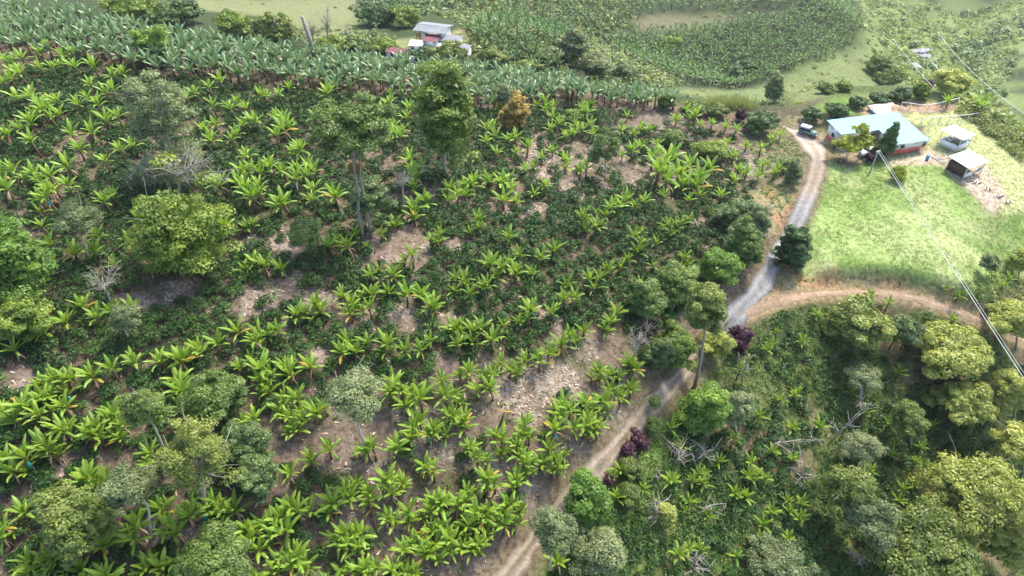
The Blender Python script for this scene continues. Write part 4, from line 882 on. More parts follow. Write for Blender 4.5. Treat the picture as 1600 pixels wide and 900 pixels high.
# ------------------------------------------------------------------ weeds, grass, litter, far woods
def scatter(poly, n, seed=0):
    W = poly if isinstance(poly, np.ndarray) else world_poly(poly); x0, y0 = W.min(0); x1, y1 = W.max(0)
    x = RNG.uniform(x0, x1, n); y = RNG.uniform(y0, y1, n); m = inside(x, y, W); return x[m], y[m]
def clumps(g, x, y, per, r, h, ls, t0=.5, tv=.18, asp=.5):
    z = hgt(x, y); n = len(x); R = r * RNG.uniform(.6, 1.4, n); q = np.repeat(np.arange(n), per); m = len(q)
    d = RNG.normal(size=(m, 3)); d /= np.linalg.norm(d, axis=1)[:, None]; d[:, 2] = np.abs(d[:, 2])
    P = np.c_[x, y, z][q] + d * np.c_[R, R, R * h / r][q] * RNG.uniform(.35, 1, (m, 1))
    tt = np.clip(t0 + RNG.normal(0, tv, n)[q] + RNG.normal(0, .1, m), 0, 1)
    g.cards(P, d + RNG.normal(0, .5, (m, 3)) + [0, 0, .5], ls * RNG.uniform(.6, 1.4, m), tt, asp)
hillpoly = world_poly([(-60,100),(700,160),(1150,215),(1200,400),(1100,560),(960,690),(770,940),(-60,940)])
W1 = G(); x, y = scatter(hillpoly, 6800); m = (RNG.random(len(x)) < .75 * (1 - .85 * bare(x, y))); dr_, _ = seg_dist(x, y, ROADC); m &= dr_ > 2.4; clumps(W1, x[m], y[m], 16, .5, .35, .26, .35)
x, y = scatter(Z_RIGHT, 7500); dr_, _ = seg_dist(x, y, ROADC); dp_, _ = seg_dist(x, y, PATHC); m = (dr_ > 2.6) & (dp_ > 1.6) & (fbm(x, y, 8, 44) < .60); clumps(W1, x[m], y[m], 22, .85, .95, .30, .36)
x, y = scatter(Z_VERGE, 2500); dr_, _ = seg_dist(x, y, ROADC); m = dr_ > 2.3; clumps(W1, x[m], y[m], 10, .4, .3, .22, .6)
x, y = scatter(world_poly([(1170,215),(1235,215),(1262,245),(1262,280),(1225,355),(1190,300)]), 500); dr_, _ = seg_dist(x, y, ROADC); m = dr_ > 2.6; clumps(W1, x[m], y[m], 16, .5, .5, .3, .7)
tag(W1.obj('undergrowth', M['weed']), 'low weeds and undergrowth between the planted rows', 'undergrowth', kind='stuff')
W2 = G(); x, y = scatter(world_poly([(1530,440),(1600,385),(1680,430),(1640,560),(1560,500),(1500,470),(1470,450)]), 900); dp_, _ = seg_dist(x, y, PATHC); m = dp_ > 1.8; clumps(W2, x[m], y[m], 26, .7, .8, .34, .6)
x, y = scatter(Z_BANK, 500); dp_, _ = seg_dist(x, y, PATHC); m = dp_ > 1.8; clumps(W2, x[m], y[m], 12, .4, .3, .24, .45)
E2 = world_poly([(1500,172),(1552,212),(1622,268),(1700,345)]); x = np.repeat(E2[:, 0], 1)
t_ = RNG.random(420) * 3; i_ = t_.astype(int); f_ = (t_ - i_)[:, None]; pe = E2[i_] * (1 - f_) + E2[np.minimum(i_ + 1, 3)] * f_ + RNG.uniform(-1.5, 8, (420, 1)) * np.array([.8, .6])
clumps(W2, pe[:, 0], pe[:, 1], 40, 1.1, 1.5, .4, .55)
tag(W2.obj('scrub', LEAF['olive']), 'olive scrub along the edges of the lawn and bank', 'scrub', kind='stuff')
# grass blades
def blades(g, x, y, per, h, sp, t0):
    z = hgt(x, y); q = np.repeat(np.arange(len(x)), per); m = len(q); a = RNG.uniform(0, 6.28, m); bx_ = x[q] + RNG.normal(0, sp, m); by_ = y[q] + RNG.normal(0, sp, m); bz = z[q] - .02
    hh = h * RNG.uniform(.5, 1.3, m); w_ = .05 * np.ones(m); ln = RNG.uniform(.1, .6, m) * hh; ca, sa = np.cos(a), np.sin(a)
    V = np.stack([np.c_[bx_ - sa * w_, by_ + ca * w_, bz], np.c_[bx_ + sa * w_, by_ - ca * w_, bz], np.c_[bx_ + ca * ln, by_ + sa * ln, bz + hh]], 1).reshape(-1, 3)
    g.add(V, np.arange(m * 3).reshape(m, 3), np.repeat(np.clip(t0 + RNG.normal(0, .15, len(x))[q], 0, 1), 3))
GB = G(); x, y = scatter(Z_LAWN, 8000); m = fbm(x, y, 5, 140) > .5; blades(GB, x[m], y[m], 6, .2, .22, .72)
x, y = scatter(Z_PALE, 2500); blades(GB, x, y, 5, .2, .25, .95); x, y = scatter(Z_MOUND, 3000); blades(GB, x, y, 7, .35, .25, .5)
x, y = scatter(Z_VERGE, 2200); dr_, _ = seg_dist(x, y, ROADC); m = dr_ > 2.0; blades(GB, x[m], y[m], 7, .25, .2, .5)
x, y = scatter(Z_YARD, 1500); dr_, _ = seg_dist(x, y, ROADC); m = dr_ > 2.6; blades(GB, x[m], y[m], 5, .16, .2, .8)
p = sunk(1140, 168); x = RNG.normal(p[0], 2.4, 260); y = RNG.normal(p[1], 1.2, 260); blades(GB, x, y, 14, 2.4, .3, .85)
tag(GB.obj('grass', M['grassblade']), 'short grass tufts over the lawn, verges and mound', 'grass', kind='stuff')
# dry leaf litter
LG = G(); x, y = scatter(hillpoly, 150000); m = RNG.random(len(x)) < np.maximum(bare(x, y) * sstep(.40, .6, fbm(x, y, 4, 35)), .07); x, y = x[m], y[m]; dr_, _ = seg_dist(x, y, ROADC); m = dr_ > 2.2; x, y = x[m], y[m]; z = hgt(x, y); n = len(x)
LG.cards(np.c_[x, y, z + .07], RNG.normal(0, .35, (n, 3)) + [0, 0, 1], RNG.uniform(.3, .95, n), np.clip(RNG.normal(.74, .24, n), 0, 1), .24); print('litter', n)
tag(LG.obj('leaf_litter', M['dryleaf']), 'dry fallen banana leaves scattered over bare soil', 'leaf litter', kind='stuff')
# far woods: clumps of big leaf masses
FW = {k: G() for k in ('far', 'mid', 'yellow', 'dark', 'grey')}
def wood(poly, n, r, per, key, t0=.5, noise=None, hgt_r=.9):
    x, y = scatter(poly, n)
    if noise: m = fbm(x, y, noise[0], noise[1]) > noise[2]; x, y = x[m], y[m]
    if len(x): clumps(FW[key], x, y, per, r, r * hgt_r, r * .42, t0, .2, .7)
wood([(640,-8),(960,-8),(1000,40),(960,70),(1060,130),(1010,160),(900,140),(740,118),(740,60),(700,30)], 2600, 2.0, 36, 'far', .42)
wood([(560,-8),(720,-8),(710,24),(640,30),(600,44),(560,20)], 220, 2.6, 40, 'dark', .6)
wood([(520,60),(600,50),(640,90),(640,112),(540,104)], 160, 1.8, 34, 'far', .5)
wood([(440,78),(620,100),(620,112),(440,96)], 200, 1.6, 34, 'far', .5)
wood([(440,40),(560,45),(620,60),(600,72),(520,70),(440,60)], 110, 1.3, 24, 'mid', .35)
wood([(950,50),(1080,36),(1350,-8),(1400,90),(1290,108),(1180,130),(1060,138),(1000,100)], 2600, 1.7, 24, 'far', .32)
wood([(930,-8),(1300,-8),(1340,12),(1200,6),(1040,16),(940,30)], 1300, 1.6, 22, 'far', .35)
wood([(1310,-8),(1420,-8),(1400,100),(1340,96)], 260, 3.2, 34, 'far', .6)
wood([(1350,-10),(1620,-10),(1620,240),(1560,200),(1500,160),(1400,120)], 11000, 2.6, 20, 'mid', .9, (30, 150, .26))
wood([(1350,-10),(1620,-10),(1620,240),(1560,200),(1500,160),(1400,120)], 3200, 3.0, 18, 'yellow', .35, (40, 153, .42))
wood([(1380,-10),(1620,-10),(1620,240),(1540,190),(1480,140),(1420,100)], 1500, 4.2, 40, 'dark', .6, (50, 151, .53), 1.2)
wood([(1480,60),(1560,60),(1540,110),(1460,100)], 120, 3.5, 26, 'dark', .9)
wood([(1080,140),(1200,130),(1300,100),(1390,96),(1360,120),(1250,160),(1160,158)], 90, 1.3, 24, 'far', .7, (10, 155, .5))
wood([(1010,150),(1090,172),(1180,182),(1250,176),(1310,150),(1350,118),(1300,110),(1200,138),(1100,142)], 420, 1.3, 22, 'far', .7, (8, 161, .30))
wood([(1010,160),(1090,178),(1180,188),(1250,180),(1340,130),(1290,122),(1200,150)], 300, 1.0, 20, 'yellow', .4, (8, 162, .36))
wood([(240,-8),(560,-8),(560,50),(420,20)], 30, 1.2, 24, 'mid', .6, (12, 156, .55))
for k_, g_ in FW.items():
    if g_.n: tag(g_.obj('distant_woodland', LEAF[k_]), {'far': 'dull green woodland on the slopes beyond the ridge', 'mid': 'pale green bushland covering the far right hillsides', 'yellow': 'yellowish sunlit scrub patches on the far right hillsides', 'dark': 'dark wooded gullies on the far slopes', 'grey': 'greyish distant scrub'}[k_], 'woodland', kind='stuff')
# ------------------------------------------------------------------ materials of built things
M['roof_blue'] = plain('light_blue_sheet_metal', (.085,.29,.36), (.065,.25,.32), .6, .45, tint=False)
M['roof_white'] = plain('white_sheet_metal', (.66,.66,.64), (.50,.49,.46), .8, .5)
M['roof_rust'] = plain('weathered_sheet_metal', (.36,.32,.31), (.22,.13,.11), .5, .6, metal=.2)
M['roof_grey'] = plain('grey_roof_sheet', (.20,.215,.24), (.14,.15,.165), .5, .7)
M['roof_maroon'] = plain('maroon_roof_sheet', (.19,.055,.07), (.13,.04,.05), .5, .7)
M['white'] = plain('white_painted_wall', (.80,.79,.76), (.68,.66,.61), .9, .8)
M['red'] = plain('red_painted_band', (.60,.13,.10), (.48,.10,.08), 1.2, .7)
M['orange'] = plain('orange_painted_timber', (.55,.25,.04), (.42,.18,.03), 1.2, .7)
M['glass'] = plain('dark_window_glass', (.03,.035,.04), (.02,.02,.025), 1, .12)
M['darkwood'] = plain('dark_timber', (.10,.06,.04), (.06,.035,.025), 2, .8)
M['concrete'] = plain('grey_concrete', (.40,.38,.35), (.28,.27,.25), 1, .9)
M['wood_white'] = plain('whitewashed_timber', (.72,.70,.66), (.55,.52,.47), 2, .8)
M['mint'] = plain('mint_green_paint', (.15,.25,.21), (.12,.21,.17), 2, .3)
M['carwhite'] = plain('white_car_paint', (.78,.79,.80), (.72,.72,.72), 2, .3)
M['canvas'] = plain('grey_white_canvas_top', (.70,.70,.70), (.52,.53,.55), 2, .8)
M['tyre'] = plain('black_rubber', (.03,.03,.03), (.02,.02,.02), 3, .8)
M['steel'] = plain('steel', (.45,.45,.45), (.35,.35,.35), 3, .35, metal=.7)
M['lamp'] = plain('lamp_lens', (.75,.75,.7), (.6,.6,.55), 3, .15)
M['cable'] = plain('pale_cable', (.55,.56,.55), (.45,.46,.45), 1, .6)
M['blue'] = plain('blue_plastic_barrel', (.05,.28,.50), (.04,.22,.42), 2, .4)
M['skin'] = plain('skin', (.35,.20,.13), None, 5, .6); M['shirt'] = plain('white_shirt', (.75,.75,.76), None, 5, .8); M['jeans'] = plain('dark_trousers', (.05,.06,.09), None, 5, .9); M['hair'] = plain('black_hair', (.02,.015,.012), None, 5, .7)

def part(name, mat, parent, fn):
    g = G(); fn(g); return g.obj(name, M[mat], parent)
def box(name, mat, parent, c, d, rz=0, **k): return part(name, mat, parent, lambda g: g.box(c, d, rz, **k))
def sheet_mesh(w, L, ribs=5, amp=.035):
    n = ribs * 2 + 1; x = np.linspace(0, w, n); z = np.where(np.arange(n) % 2, amp, 0.)
    V = [(a, 0, b) for a, b in zip(x, z)] + [(a, -L, b) for a, b in zip(x, z)] + [(a, 0, b - .012) for a, b in zip(x, z)] + [(a, -L, b - .012) for a, b in zip(x, z)]
    Fq = [(i, n + i, n + i + 1, i + 1) for i in range(n - 1)] + [(2 * n + i, 2 * n + i + 1, 3 * n + i + 1, 3 * n + i) for i in range(n - 1)]
    return V, Fq
def roof(parent, mat, x0, x1, y_back, y_front, z_back, z_front, w=1.0, name='roof'):
    """row of corrugated sheets lying on rafters; each sheet is a piece"""
    L = math.hypot(y_back - y_front, z_back - z_front); tilt = math.atan2(z_back - z_front, y_back - y_front)
    rf = part(name, 'darkwood', parent, lambda g: [g.box(((x0 + x1) / 2, y_back + (y_front - y_back) * f, z_back + (z_front - z_back) * f - .10), (x1 - x0 - .1, .1, .12), 0) for f in (.04, .5, .96)])
    n = max(1, round((x1 - x0) / w)); ww = (x1 - x0) / n; V, Fq = sheet_mesh(ww + .03, L + .15); me = mesh_np('roof_sheet_mesh', V, [Fq], [M[mat]])
    for k in range(n):
        link('roof_sheet', me, rf, (x0 + k * ww, y_back + .07, z_back + .004 + (.006 if k % 2 else 0)), (tilt, 0, RNG.normal(0, .002)))
    return rf
def window(parent, x, y, z, w, h, rz=0, frame='white', wall=None):
    f = box('window', frame, parent, (x, y, z), (w, .12, h), rz); c, s_ = cos(rz), sin(rz)
    box('pane', 'glass', f, (x + .045 * s_, y - .045 * c, z), (w - .14, .10, h - .14), rz); return f
def door(parent, x, y, z, w, h, rz=0, mat='darkwood'):
    f = box('door', mat, parent, (x, y, z), (w, .1, h), rz); c, s_ = cos(rz), sin(rz)
    box('handle', 'steel', f, (x + w * .35 * c + .08 * s_, y + w * .35 * s_ - .08 * c, z), (.06, .08, .14), rz); return f
def wall_seg(g1, g2, x0, y0, x1, y1, H, band=.9, th=.18):
    L = math.hypot(x1 - x0, y1 - y0); rz = math.atan2(y1 - y0, x1 - x0); cx, cy = (x0 + x1) / 2, (y0 + y1) / 2
    g1.box((cx, cy, (H + band) / 2), (L, th, H - band), rz); g2.box((cx, cy, band / 2 - .3), (L, th + .006, band + .6), rz)

# farmhouse with the blue roof
ux = np.array([.972, .236]); bx0, by0 = 63.8, 127.3; gzb = -66.35
FH = empty('farmhouse', (bx0, by0, gzb), math.atan2(.236, .972), 'long white farmhouse with pale blue metal roof and red lower walls', 'house')
LM.append((1360, 200, 'the blue roofed farmhouse'))
gw, gr = G(), G(); H1 = 3.1
for seg in [(.5,-.4,.5,-4.4,2.95),(.5,-.4,15.6,-.4,3.25),(15.6,-.4,15.6,-9.5,2.75),(8.9,-4.4,8.9,-9.5,2.65),(8.9,-9.5,15.6,-9.5,2.3),(.5,-4.4,8.9,-4.4,2.9)]:
    wall_seg(gw, gr, *seg)
gw.obj('wall', M['white'], FH); gr.obj('wall_band', M['red'], FH)
roof(FH, 'roof_blue', -.1, 8.4, .1, -5.0, 3.72, 3.14); roof(FH, 'roof_blue', 8.4, 16.3, .1, -10.2, 3.72, 2.56)
window(FH, .38, -2.4, 1.7, 1.0, .9, -pi / 2)
for x in (2.2, 6.0): window(FH, x, -4.54, 1.75, 1.0, .9)
door(FH, 4.1, -4.53, 1.05, .95, 2.05, mat='red'); door(FH, 7.7, -4.53, 1.05, .95, 2.05)
window(FH, 11.0, -9.64, 1.55, 1.0, .8)
door(FH, 8.76, -7.0, 1.05, .9, 2.0, -pi / 2)
for x in (.2, 3.0, 5.8): part('porch_post', 'wood_white', FH, lambda g: g.tube([(x, -4.95, 0), (x, -4.95, 3.0)], .06, 6))
part('porch_step', 'concrete', FH, lambda g: g.box((4.4, -5.3, -.1), (8.4, 1.7, .3)))
part('porch_rail', 'red', FH, lambda g: [g.box((1.6, -4.97, .95), (2.7, .07, .1)), g.box((1.6, -4.97, .5), (2.7, .05, .08))])
part('lean_to', 'concrete', FH, lambda g: [g.box((17.0, -8.4, .9), (1.6, .12, 2.2)), g.box((17.8, -7.2, .6), (.12, 2.2, 1.6))])
# corrugated shed behind
def shed(name, cx, cy, rz, w, d, h, mat, label, slope=.25, lw=1.0, posts=True, gz_=None):
    z = gz(cx, cy) if gz_ is None else gz_
    r = empty(name, (cx, cy, z), rz, label, 'shed')
    roof(r, mat, -w / 2, w / 2, d / 2, -d / 2, h + slope, h, lw)
    if posts:
        for sx in (-1, 1):
            for sy in (-1, 1): part('post', 'wood_white', r, lambda g: g.tube([(sx * (w / 2 - .3), sy * (d / 2 - .3), -.3), (sx * (w / 2 - .3), sy * (d / 2 - .3), h + (slope - .12 if sy > 0 else -.12))], .07, 6))
    return r
s2 = shed('store_shed', 79.2, 135.3, radians(13.7), 6.2, 3.6, 2.2, 'roof_rust', 'small shed with rusty corrugated roof behind the farmhouse', .5, .8, gz_=-66.3)
part('wall', 'blue', s2, lambda g: g.box((-2.75, 0, 1.0), (.12, 3.0, 2.2))); part('wall', 'concrete', s2, lambda g: g.box((0, -1.5, .95), (5.4, .12, 2.1))); door(s2, -.8, -1.6, .95, .9, 1.9)
s1 = shed('washing_shed', 87.8, 122.4, radians(31), 4.4, 4.6, 2.7, 'roof_white', 'open white roofed shed over a whitewashed tank right of the farmhouse', .15)
part('tank_wall', 'white', s1, lambda g: [g.box((-.3, -1.9, .55), (3.8, .2, 1.3)), g.box((-2.1, -.2, .55), (.2, 3.4, 1.3)), g.box((1.5, -.3, .55), (.2, 3.2, 1.3)), g.box((-.3, 1.5, .55), (3.8, .2, 1.3))])
part('tank_cover', 'concrete', s1, lambda g: g.box((.4, -.9, 1.28), (1.8, 1.5, .14))); part('machine_housing', 'steel', s1, lambda g: g.box((-.9, .4, 1.0), (.9, .8, 1.4), top=(.6, .6)))
s3 = shed('drying_shed', 86.2, 114.2, radians(27), 5.8, 4.3, 2.3, 'roof_white', 'lower white roofed shed with dark open side below the washing shed', .35)
part('wall', 'darkwood', s3, lambda g: [g.box((-2.4, .2, .9), (.12, 3.4, 2.0)), g.box((0, 1.7, 1.0), (4.8, .12, 2.2))]); part('low_wall', 'white', s3, lambda g: g.box((-1.2, -1.8, .3), (2.2, .16, .9)))
part('blue_sheet', 'blue', s3, lambda g: g.box((1.6, -1.85, .7), (1.3, .06, 1.0), 0, tilt=(.3, 0, 0)))
def barrel(x, y, label):
    r = empty('barrel', (x, y, gz(x, y)), 0, label, 'barrel'); th = [(0, 0, 0), (0, 0, .02), (0, 0, .45), (0, 0, .88), (0, 0, .9)]
    part('drum', 'blue', r, lambda g: g.tube(th, np.array([.24, .29, .32, .29, .27]), 12)); part('lid', 'blue', r, lambda g: g.tube([(0, 0, .9), (0, 0, .96)], .30, 12))
barrel(91.3, 123.2, 'blue plastic barrel beside the white roofed tank shed'); barrel(80.9, 117.9, 'blue barrel standing at the right corner of the farmhouse')
for k, (x, y, rz) in enumerate([(87.2, 110.6, .7), (88.6, 109.2, 1.1), (90.0, 107.6, .5), (86.0, 111.4, 1.9), (91.3, 106.5, .9), (82.9, 118.2, 2.0), (83.5, 117.0, 2.1)]):
    r = empty('timber_pile', (x, y, gz(x, y)), rz, ['weathered boards lying just below the drying shed', 'second heap of boards on the pale yard slope', 'boards farther down the pale yard slope', 'short boards beside the drying shed corner', 'lowest boards on the pale yard slope', 'planks laid as a step path left of the sheds', 'lower planks of the step path left of the sheds'][k], 'boards')
    for j in range(4): box('board', ['darkwood', 'wood_white'][j % 2], r, (RNG.normal(0, .15), j * .28 - .4, .06 + .05 * (j % 2)), (RNG.uniform(1.2, 2.2), .16, .05), RNG.normal(0, .12))

# white rail frames across the upper yard
def frame_fence(ax, ay, bx_, by_, label):
    L = math.hypot(bx_ - ax, by_ - ay); r = empty('rail_frame', (ax, ay, 0), math.atan2(by_ - ay, bx_ - ax), label, 'fence'); n = 7; r.location.z = gz(ax, ay); rr = r.rotation_euler.z
    zs = [gz(ax + (bx_ - ax) * k / (n - 1), ay + (by_ - ay) * k / (n - 1)) - r.location.z for k in range(n)]
    for k in range(n):
        x = L * k / (n - 1); part('post', 'wood_white', r, lambda g: g.tube([(x, 0, zs[k] - .2), (x, 0, zs[k] + 1.35)], .07, 5))
        part('brace', 'wood_white', r, lambda g: g.tube([(x, -.9, zs[k] - .1), (x, 0, zs[k] + 1.1)], .05, 5))
    part('rail', 'wood_white', r, lambda g: g.tube([(L * k / (n - 1), 0, zs[k] + 1.38) for k in range(n)], .09, 5)); part('rail', 'wood_white', r, lambda g: g.tube([(L * k / (n - 1), -.9, zs[k] + .12) for k in range(n)], .04, 5))
frame_fence(82.3, 135.2, 97.0, 139.6, 'white braced rail frame running from behind the farmhouse to the scrub'); frame_fence(84.0, 129.2, 98.0, 133.2, 'white braced rail frame across the grass right of the farmhouse')

# vehicles
def wheel(parent, x, y, r=.36, w=.22):
    t_ = part('wheel', 'tyre', parent, lambda g: g.tube([(x, y - w / 2, r), (x, y - w * .4, r), (x, y + w * .4, r), (x, y + w / 2, r)], np.array([r * .88, r, r, r * .88]), 16))
    part('rim', 'steel', t_, lambda g: g.tube([(x, y - w / 2 - .012, r), (x, y + w / 2 + .012, r)], r * .52, 12))
def jeep(px, py, z, rz):
    r = empty('parked_jeep', (px, py, z), rz, 'mint green jeep with white soft top parked at the road end', 'car')
    part('body', 'mint', r, lambda g: g.prism([(-1.75, .42), (-1.8, .95), (-.1, 1.0), (.55, 1.04), (1.55, .98), (1.72, .9), (1.74, .48), (1.5, .40), (-1.5, .38)], -.72, .72))
    part('bonnet', 'mint', r, lambda g: g.box((1.1, 0, 1.04), (1.15, 1.1, .10), top=(.94, .9)))
    for s_ in (-1, 1):
        part('fender', 'mint', r, lambda g: g.box((1.2, s_ * .78, .80), (.95, .24, .12), top=(.8, .9))); part('rear_fender', 'mint', r, lambda g: g.box((-1.15, s_ * .78, .80), (.9, .2, .12), top=(.8, .9)))
        part('side_window', 'glass', r, lambda g: g.box((-.65, s_ * .72, 1.27), (1.9, .05, .46)))
        part('headlight', 'lamp', r, lambda g: g.tube([(1.72, s_ * .5, .78), (1.78, s_ * .5, .78)], .11, 10))
        for x in (1.15, -1.15): wheel(r, x, s_ * .72)
    part('soft_top', 'canvas', r, lambda g: g.box((-.72, 0, 1.64), (2.1, 1.4, .34), top=(.92, .86))); part('roof_front', 'carwhite', r, lambda g: g.box((.0, 0, 1.80), (.7, 1.18, .07)))
    part('windscreen', 'glass', r, lambda g: g.box((.42, 0, 1.28), (.06, 1.3, .52), 0, tilt=(0, -.25, 0))); part('bumper', 'steel', r, lambda g: g.box((1.85, 0, .5), (.1, 1.5, .14)))
    part('spare_wheel', 'tyre', r, lambda g: g.tube([(-1.82, .1, .95), (-2.0, .1, .95)], .34, 14)); part('rear_panel', 'glass', r, lambda g: g.box((-1.74, 0, 1.25), (.05, 1.2, .42)))
jeep(61.0, 128.2, gz(61, 128.2) + .03, radians(-38))
def pickup(px, py, z, rz):
    r = empty('parked_pickup', (px, py, z), rz, 'white pickup parked behind the yellow green tree beside the farmhouse', 'car')
    part('body', 'carwhite', r, lambda g: g.prism([(-2.3, .5), (-2.32, 1.0), (.55, 1.0), (1.0, 1.02), (2.1, .95), (2.3, .8), (2.32, .5), (1.9, .42), (-1.9, .42)], -.82, .82))
    part('cab', 'carwhite', r, lambda g: g.box((.1, 0, 1.3), (1.9, 1.5, .62), top=(.72, .86))); part('cab_windows', 'glass', r, lambda g: g.box((.1, 0, 1.28), (1.8, 1.53, .36), top=(.82, .93)))
    part('windscreen', 'glass', r, lambda g: g.box((.93, 0, 1.28), (.06, 1.2, .5), 0, tilt=(0, -.55, 0))); part('load_bed', 'tyre', r, lambda g: g.box((-1.55, 0, 1.0), (1.3, 1.4, .04)))
    for s_ in (-1, 1):
        part('headlight', 'lamp', r, lambda g: g.box((2.3, s_ * .6, .78), (.06, .3, .14)))
        for x in (1.45, -1.4): wheel(r, x, s_ * .78)
pickup(70.6, 120.4, gz(70.6, 120.4) + .05, radians(200))
p = cast([1313], [254])[0]; r = empty('motorcycle', tuple(p), radians(30), 'dark motorcycle parked under the yellow green tree', 'motorcycle')
for x in (-.65, .65): part('wheel', 'tyre', r, lambda g: g.tube([(x, -.05, .3), (x, .05, .3)], .3, 14))
part('frame', 'steel', r, lambda g: [g.tube([(-.65, 0, .3), (-.1, 0, .45), (.35, 0, .8), (.65, 0, .3)], .04, 5), g.box((.0, 0, .42), (.4, .22, .3))]); part('fuel_tank', 'red', r, lambda g: g.box((.2, 0, .78), (.45, .24, .2), top=(.8, .6)))
part('seat', 'tyre', r, lambda g: g.box((-.35, 0, .78), (.65, .24, .1))); part('handlebar', 'steel', r, lambda g: g.tube([(.4, -.35, 1.0), (.45, 0, .95), (.4, .35, 1.0)], .02, 5))

# person
def person(px, py, rz):
    p = cast([px], [py])[0]; root = empty('person', tuple(p), rz, 'person in a white shirt and dark trousers standing by the road end', 'person')
    J = [((0,0,.95),.13),((0,0,1.15),.125),((0,0,1.38),.14),((0,.0,1.50),.06),((0,.01,1.62),.09),((0,.0,1.72),.075),
         ((-.18,0,1.42),.06),((-.25,.02,1.14),.045),((-.22,.12,.90),.032),((-.22,.15,.82),.035),((.18,0,1.42),.06),((.27,.0,1.15),.045),((.26,.08,.91),.032),((.26,.11,.83),.035),
         ((-.10,0,.88),.10),((-.13,.03,.48),.065),((-.14,-.02,.09),.045),((-.15,.12,.04),.04),((.10,0,.88),.10),((.13,.10,.48),.065),((.14,.06,.09),.045),((.15,.20,.04),.04)]
    Ed = [(0,1),(1,2),(2,3),(3,4),(4,5),(2,6),(6,7),(7,8),(8,9),(2,10),(10,11),(11,12),(12,13),(0,14),(14,15),(15,16),(16,17),(0,18),(18,19),(19,20),(20,21)]
    def skin(name, idx, grow, mat):
        mp = {a: i for i, a in enumerate(idx)}; me = bpy.data.meshes.new(name); me.from_pydata([J[a][0] for a in idx], [(mp[a], mp[b]) for a, b in Ed if a in mp and b in mp], [])
        me.materials.append(M[mat]); o = link(name, me, root); md = o.modifiers.new('skin', 'SKIN'); o.modifiers.new('sub', 'SUBSURF').levels = 1
        for i, a in enumerate(idx): me.skin_vertices[0].data[i].radius = (J[a][1] + grow,) * 2
        me.skin_vertices[0].data[0].use_root = True; md.use_smooth_shade = True
    skin('body', list(range(22)), 0, 'skin'); skin('shirt', [1, 2, 6, 7, 10, 11], .022, 'shirt'); skin('trousers', [0, 14, 15, 16, 18, 19, 20], .02, 'jeans')
    part('hair', 'hair', root, lambda g: g.tube([(0, -.02, 1.66), (0, -.02, 1.72), (0, -.01, 1.79), (0, 0, 1.82)], np.array([.098, .10, .08, .03]), 10))
person(1302, 234, radians(160))

# poles and cables
def pole(px, py, h, label):
    p = cast([px], [py])[0]; r = empty('utility_pole', tuple(p), 0, label, 'pole'); part('post', 'concrete', r, lambda g: g.tube([(0, 0, -.4), (0, 0, h)], np.array([.15, .10]), 8))
    part('crossarm', 'wood_white', r, lambda g: g.box((0, 0, h - .15), (1.1, .1, .1), .5)); 
    for s_ in (-1, 1): part('insulator', 'lamp', r, lambda g: g.tube([(s_ * .45, s_ * .25, h - .1), (s_ * .45, s_ * .25, h + .08)], .05, 6))
    return p + np.array([0, 0, h])
pt = pole(1359, 270, 4.7, 'pale utility pole standing on the lawn below the spiky dark tree')
def cable(a, b, sag, r_, label):
    a, b = np.array(a), np.array(b); t = np.linspace(0, 1, 24)[:, None]; P = a * (1 - t) + b * t - np.array([0, 0, 1]) * (4 * sag * t * (1 - t)); o = a.copy()
    g = G(); g.tube(P - o, r_, 5); ob = g.obj('power_cable', M['cable'], None, True); ob.location = tuple(o); tag(ob, label, 'cable', 'cables')
endp = ray(1722, 778) * 74
cable(pt + [-.2, -.1, .1], endp, .2, .042, 'thin pale cable from the lawn pole down to the lower right'); cable(pt + [.25, .2, .1], endp + np.array([.5, .3, 0]), .2, .022, 'second cable strung close beside the thin pale cable')
for (a, b, da), (c, d, db), lb in [((1395,60,240),(1640,300,122),'left cable crossing the far hillside above the scrub'),((1440,75,250),(1640,262,128),'middle cable crossing the far hillside above the scrub'),((1465,50,250),(1650,212,132),'right cable crossing the far hillside at the photo edge')]:
    cable(ray(a, b) * da, ray(c, d) * db, 2.0, .055, lb)

# distant farmhouse
zb = gz(-23.5, 205.5); DSC = 1.25; top = -70.0; DH = empty('distant_farmhouse', (-23.5, 205.8, zb), radians(-18), 'distant two storey white and orange farmhouse with grey roof below the pasture', 'house'); Hh = max(top - zb, 4.5) / 1.15; DH.scale = (1.15, 1.15, .85)
part('wall', 'white', DH, lambda g: g.box((0.6, 0, Hh / 2 - .5), (6.2, 5.0, Hh + 1))); part('balcony', 'orange', DH, lambda g: [g.box((-3.2, -.2, Hh * .55), (1.4, 5.0, .15)), g.box((-3.85, -.2, Hh * .55 + .5), (.08, 5.0, .12))])
for k in range(7): box('baluster', 'orange', DH, (-3.85, -2.6 + k * .8, Hh * .55 + .3), (.07, .07, .6))
for k in range(3): box('post', 'orange', DH, (-3.85, -2.6 + k * 2.4, Hh * .5), (.14, .14, Hh))
part('upper_wall', 'orange', DH, lambda g: g.box((-2.52, 0, Hh * .75), (.06, 5.0, Hh * .5)))
roof(DH, 'roof_grey', -4.4, 4.3, 3.3, 0, Hh + .25, Hh + 1.0, .9); roof(DH, 'roof_grey', -4.4, 4.3, 0, -3.3, Hh + 1.0, Hh + .25, .9)
for x, z in ((-.8, .75), (1.0, .75), (2.7, .75), (2.7, .28)): window(DH, x, -2.58, Hh * z, .8, .9, frame='orange')
door(DH, .4, -2.58, 1.0, .9, 2.0)
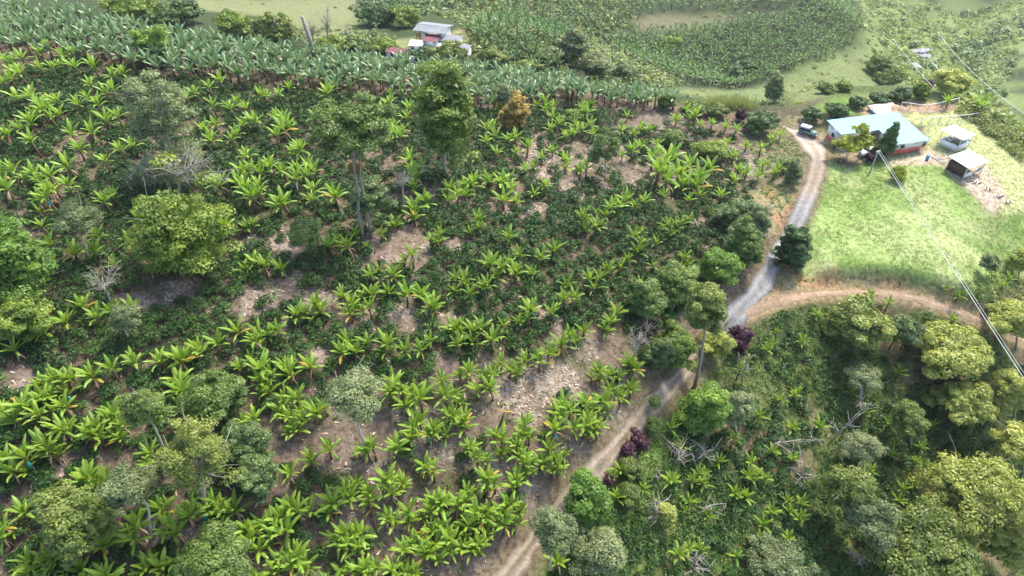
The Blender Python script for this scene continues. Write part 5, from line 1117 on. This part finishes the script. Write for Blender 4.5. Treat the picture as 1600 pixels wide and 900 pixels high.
def annex(cx, cy, rz, w, d, h, mat, label, wallm='white', base=None):
    z = gz(cx, cy) if base is None else base; r = empty('outbuilding', (cx, cy, z), radians(rz), label, 'outbuilding')
    part('wall', wallm, r, lambda g: g.box((0, 0, h / 2 - .5), (w - .5, d - .5, h + .8))); roof(r, mat, -w / 2, w / 2, d / 2, -d / 2, h + .6, h + .1, 1.0); door(r, -w * .2, -d / 2 + .22, 1.0, .8, 1.9); window(r, w * .2, -d / 2 + .22, 1.3, .7, .6)
annex(-23.6, 200.6, -15, 4.4, 4.0, 3.2, 'roof_maroon', 'maroon roofed front wing of the distant farmhouse'); annex(-28.0, 199.0, -8, 4.2, 3.2, 2.4, 'roof_white', 'white roofed lean to left of the maroon wing')
annex(-18.0, 201.0, -12, 6.4, 3.6, 2.9, 'roof_grey', 'grey roofed outbuilding right of the maroon wing'); annex(-15.0, 196.8, -28, 5.2, 4.6, 2.2, 'roof_grey', 'lower pale grey roofed outbuilding at the right end'); annex(-19.8, 198.0, -10, 4.0, 2.4, 2.2, 'roof_white', 'narrow white outbuilding between the grey roofs')
annex(-33.5, 196.4, -14, 6.4, 2.6, 2.0, 'roof_maroon', 'low maroon roofed shed at the left end of the farm'); annex(-36.2, 200.4, -25, 2.6, 2.2, 2.0, 'roof_white', 'tiny white roofed hut above the low maroon shed')
annex(-29.5, 193.5, 5, 3.2, 2.6, .9, 'roof_white', 'pale canopy half hidden in trees before the distant farm')
for px_, py_, w, d, rz, lb in [(1437, 82, 12, 3.2, 12, 'long pale roofed shed far down the right valley'), (1440, 90, 10, 2.5, 10, 'second long pale shed below the first in the right valley'), (1430, 106, 3.2, 5, 10, 'small pale hut in the right valley behind the mound trees')]:
    p = cast([px_], [py_ + 2])[0]; annex(p[0], p[1], rz, w, d, 1.6, 'roof_grey', lb, 'concrete')

# felled and dried banana plants
def dry_banana(px, py, label, rz, tilt, lm=None):
    p = cast([px], [py])[0]; r = empty('fallen_banana_plant', tuple(p), rz, label, 'banana plant')
    d = np.array([sin(tilt), 0, cos(tilt)]); part('pseudostem', 'stem', r, lambda g: g.tube([(0, 0, -.1), tuple(d * 1.3), tuple(d * 2.6)], np.array([.15, .13, .08]), 7))
    for k in range(6):
        V, Fq, R = LV[6]; me = ME['yellow_leaf_mesh'][6 + k % 2] if k < 4 else ME['dead'][k % 2]
        link('yellow_leaf' if k < 4 else 'dead_leaf', me, r, tuple(d * 2.55), (0, radians(35), k * 1.05), (1.3, 1.1, 1.3))
dry_banana(780, 668, 'withered yellow banana plant hanging over on bare soil', .3, .25); dry_banana(612, 862, 'felled banana stem lying with dry brown leaves', 2.3, 1.35); dry_banana(590, 835, 'bent dry banana stem beside the felled one', 1.9, .9)
# haze
gh = G(); gh.box((100, 490, -120), (1700, 1330, 254)); hz = bpy.data.materials.new('haze_air'); hz.use_nodes = True; nt = hz.node_tree; nt.nodes.clear()
ho = nt.nodes.new('ShaderNodeOutputMaterial'); hv = nt.nodes.new('ShaderNodeVolumePrincipled'); hv.inputs['Color'].default_value = (.90, .95, 1, 1); hv.inputs['Density'].default_value = .0001; hv.inputs['Anisotropy'].default_value = .35
nt.links.new(hv.outputs[0], ho.inputs['Volume']); M['haze'] = hz; tag(gh.obj('haze', hz), 'thin pale air haze over the valley', 'haze', kind='stuff')
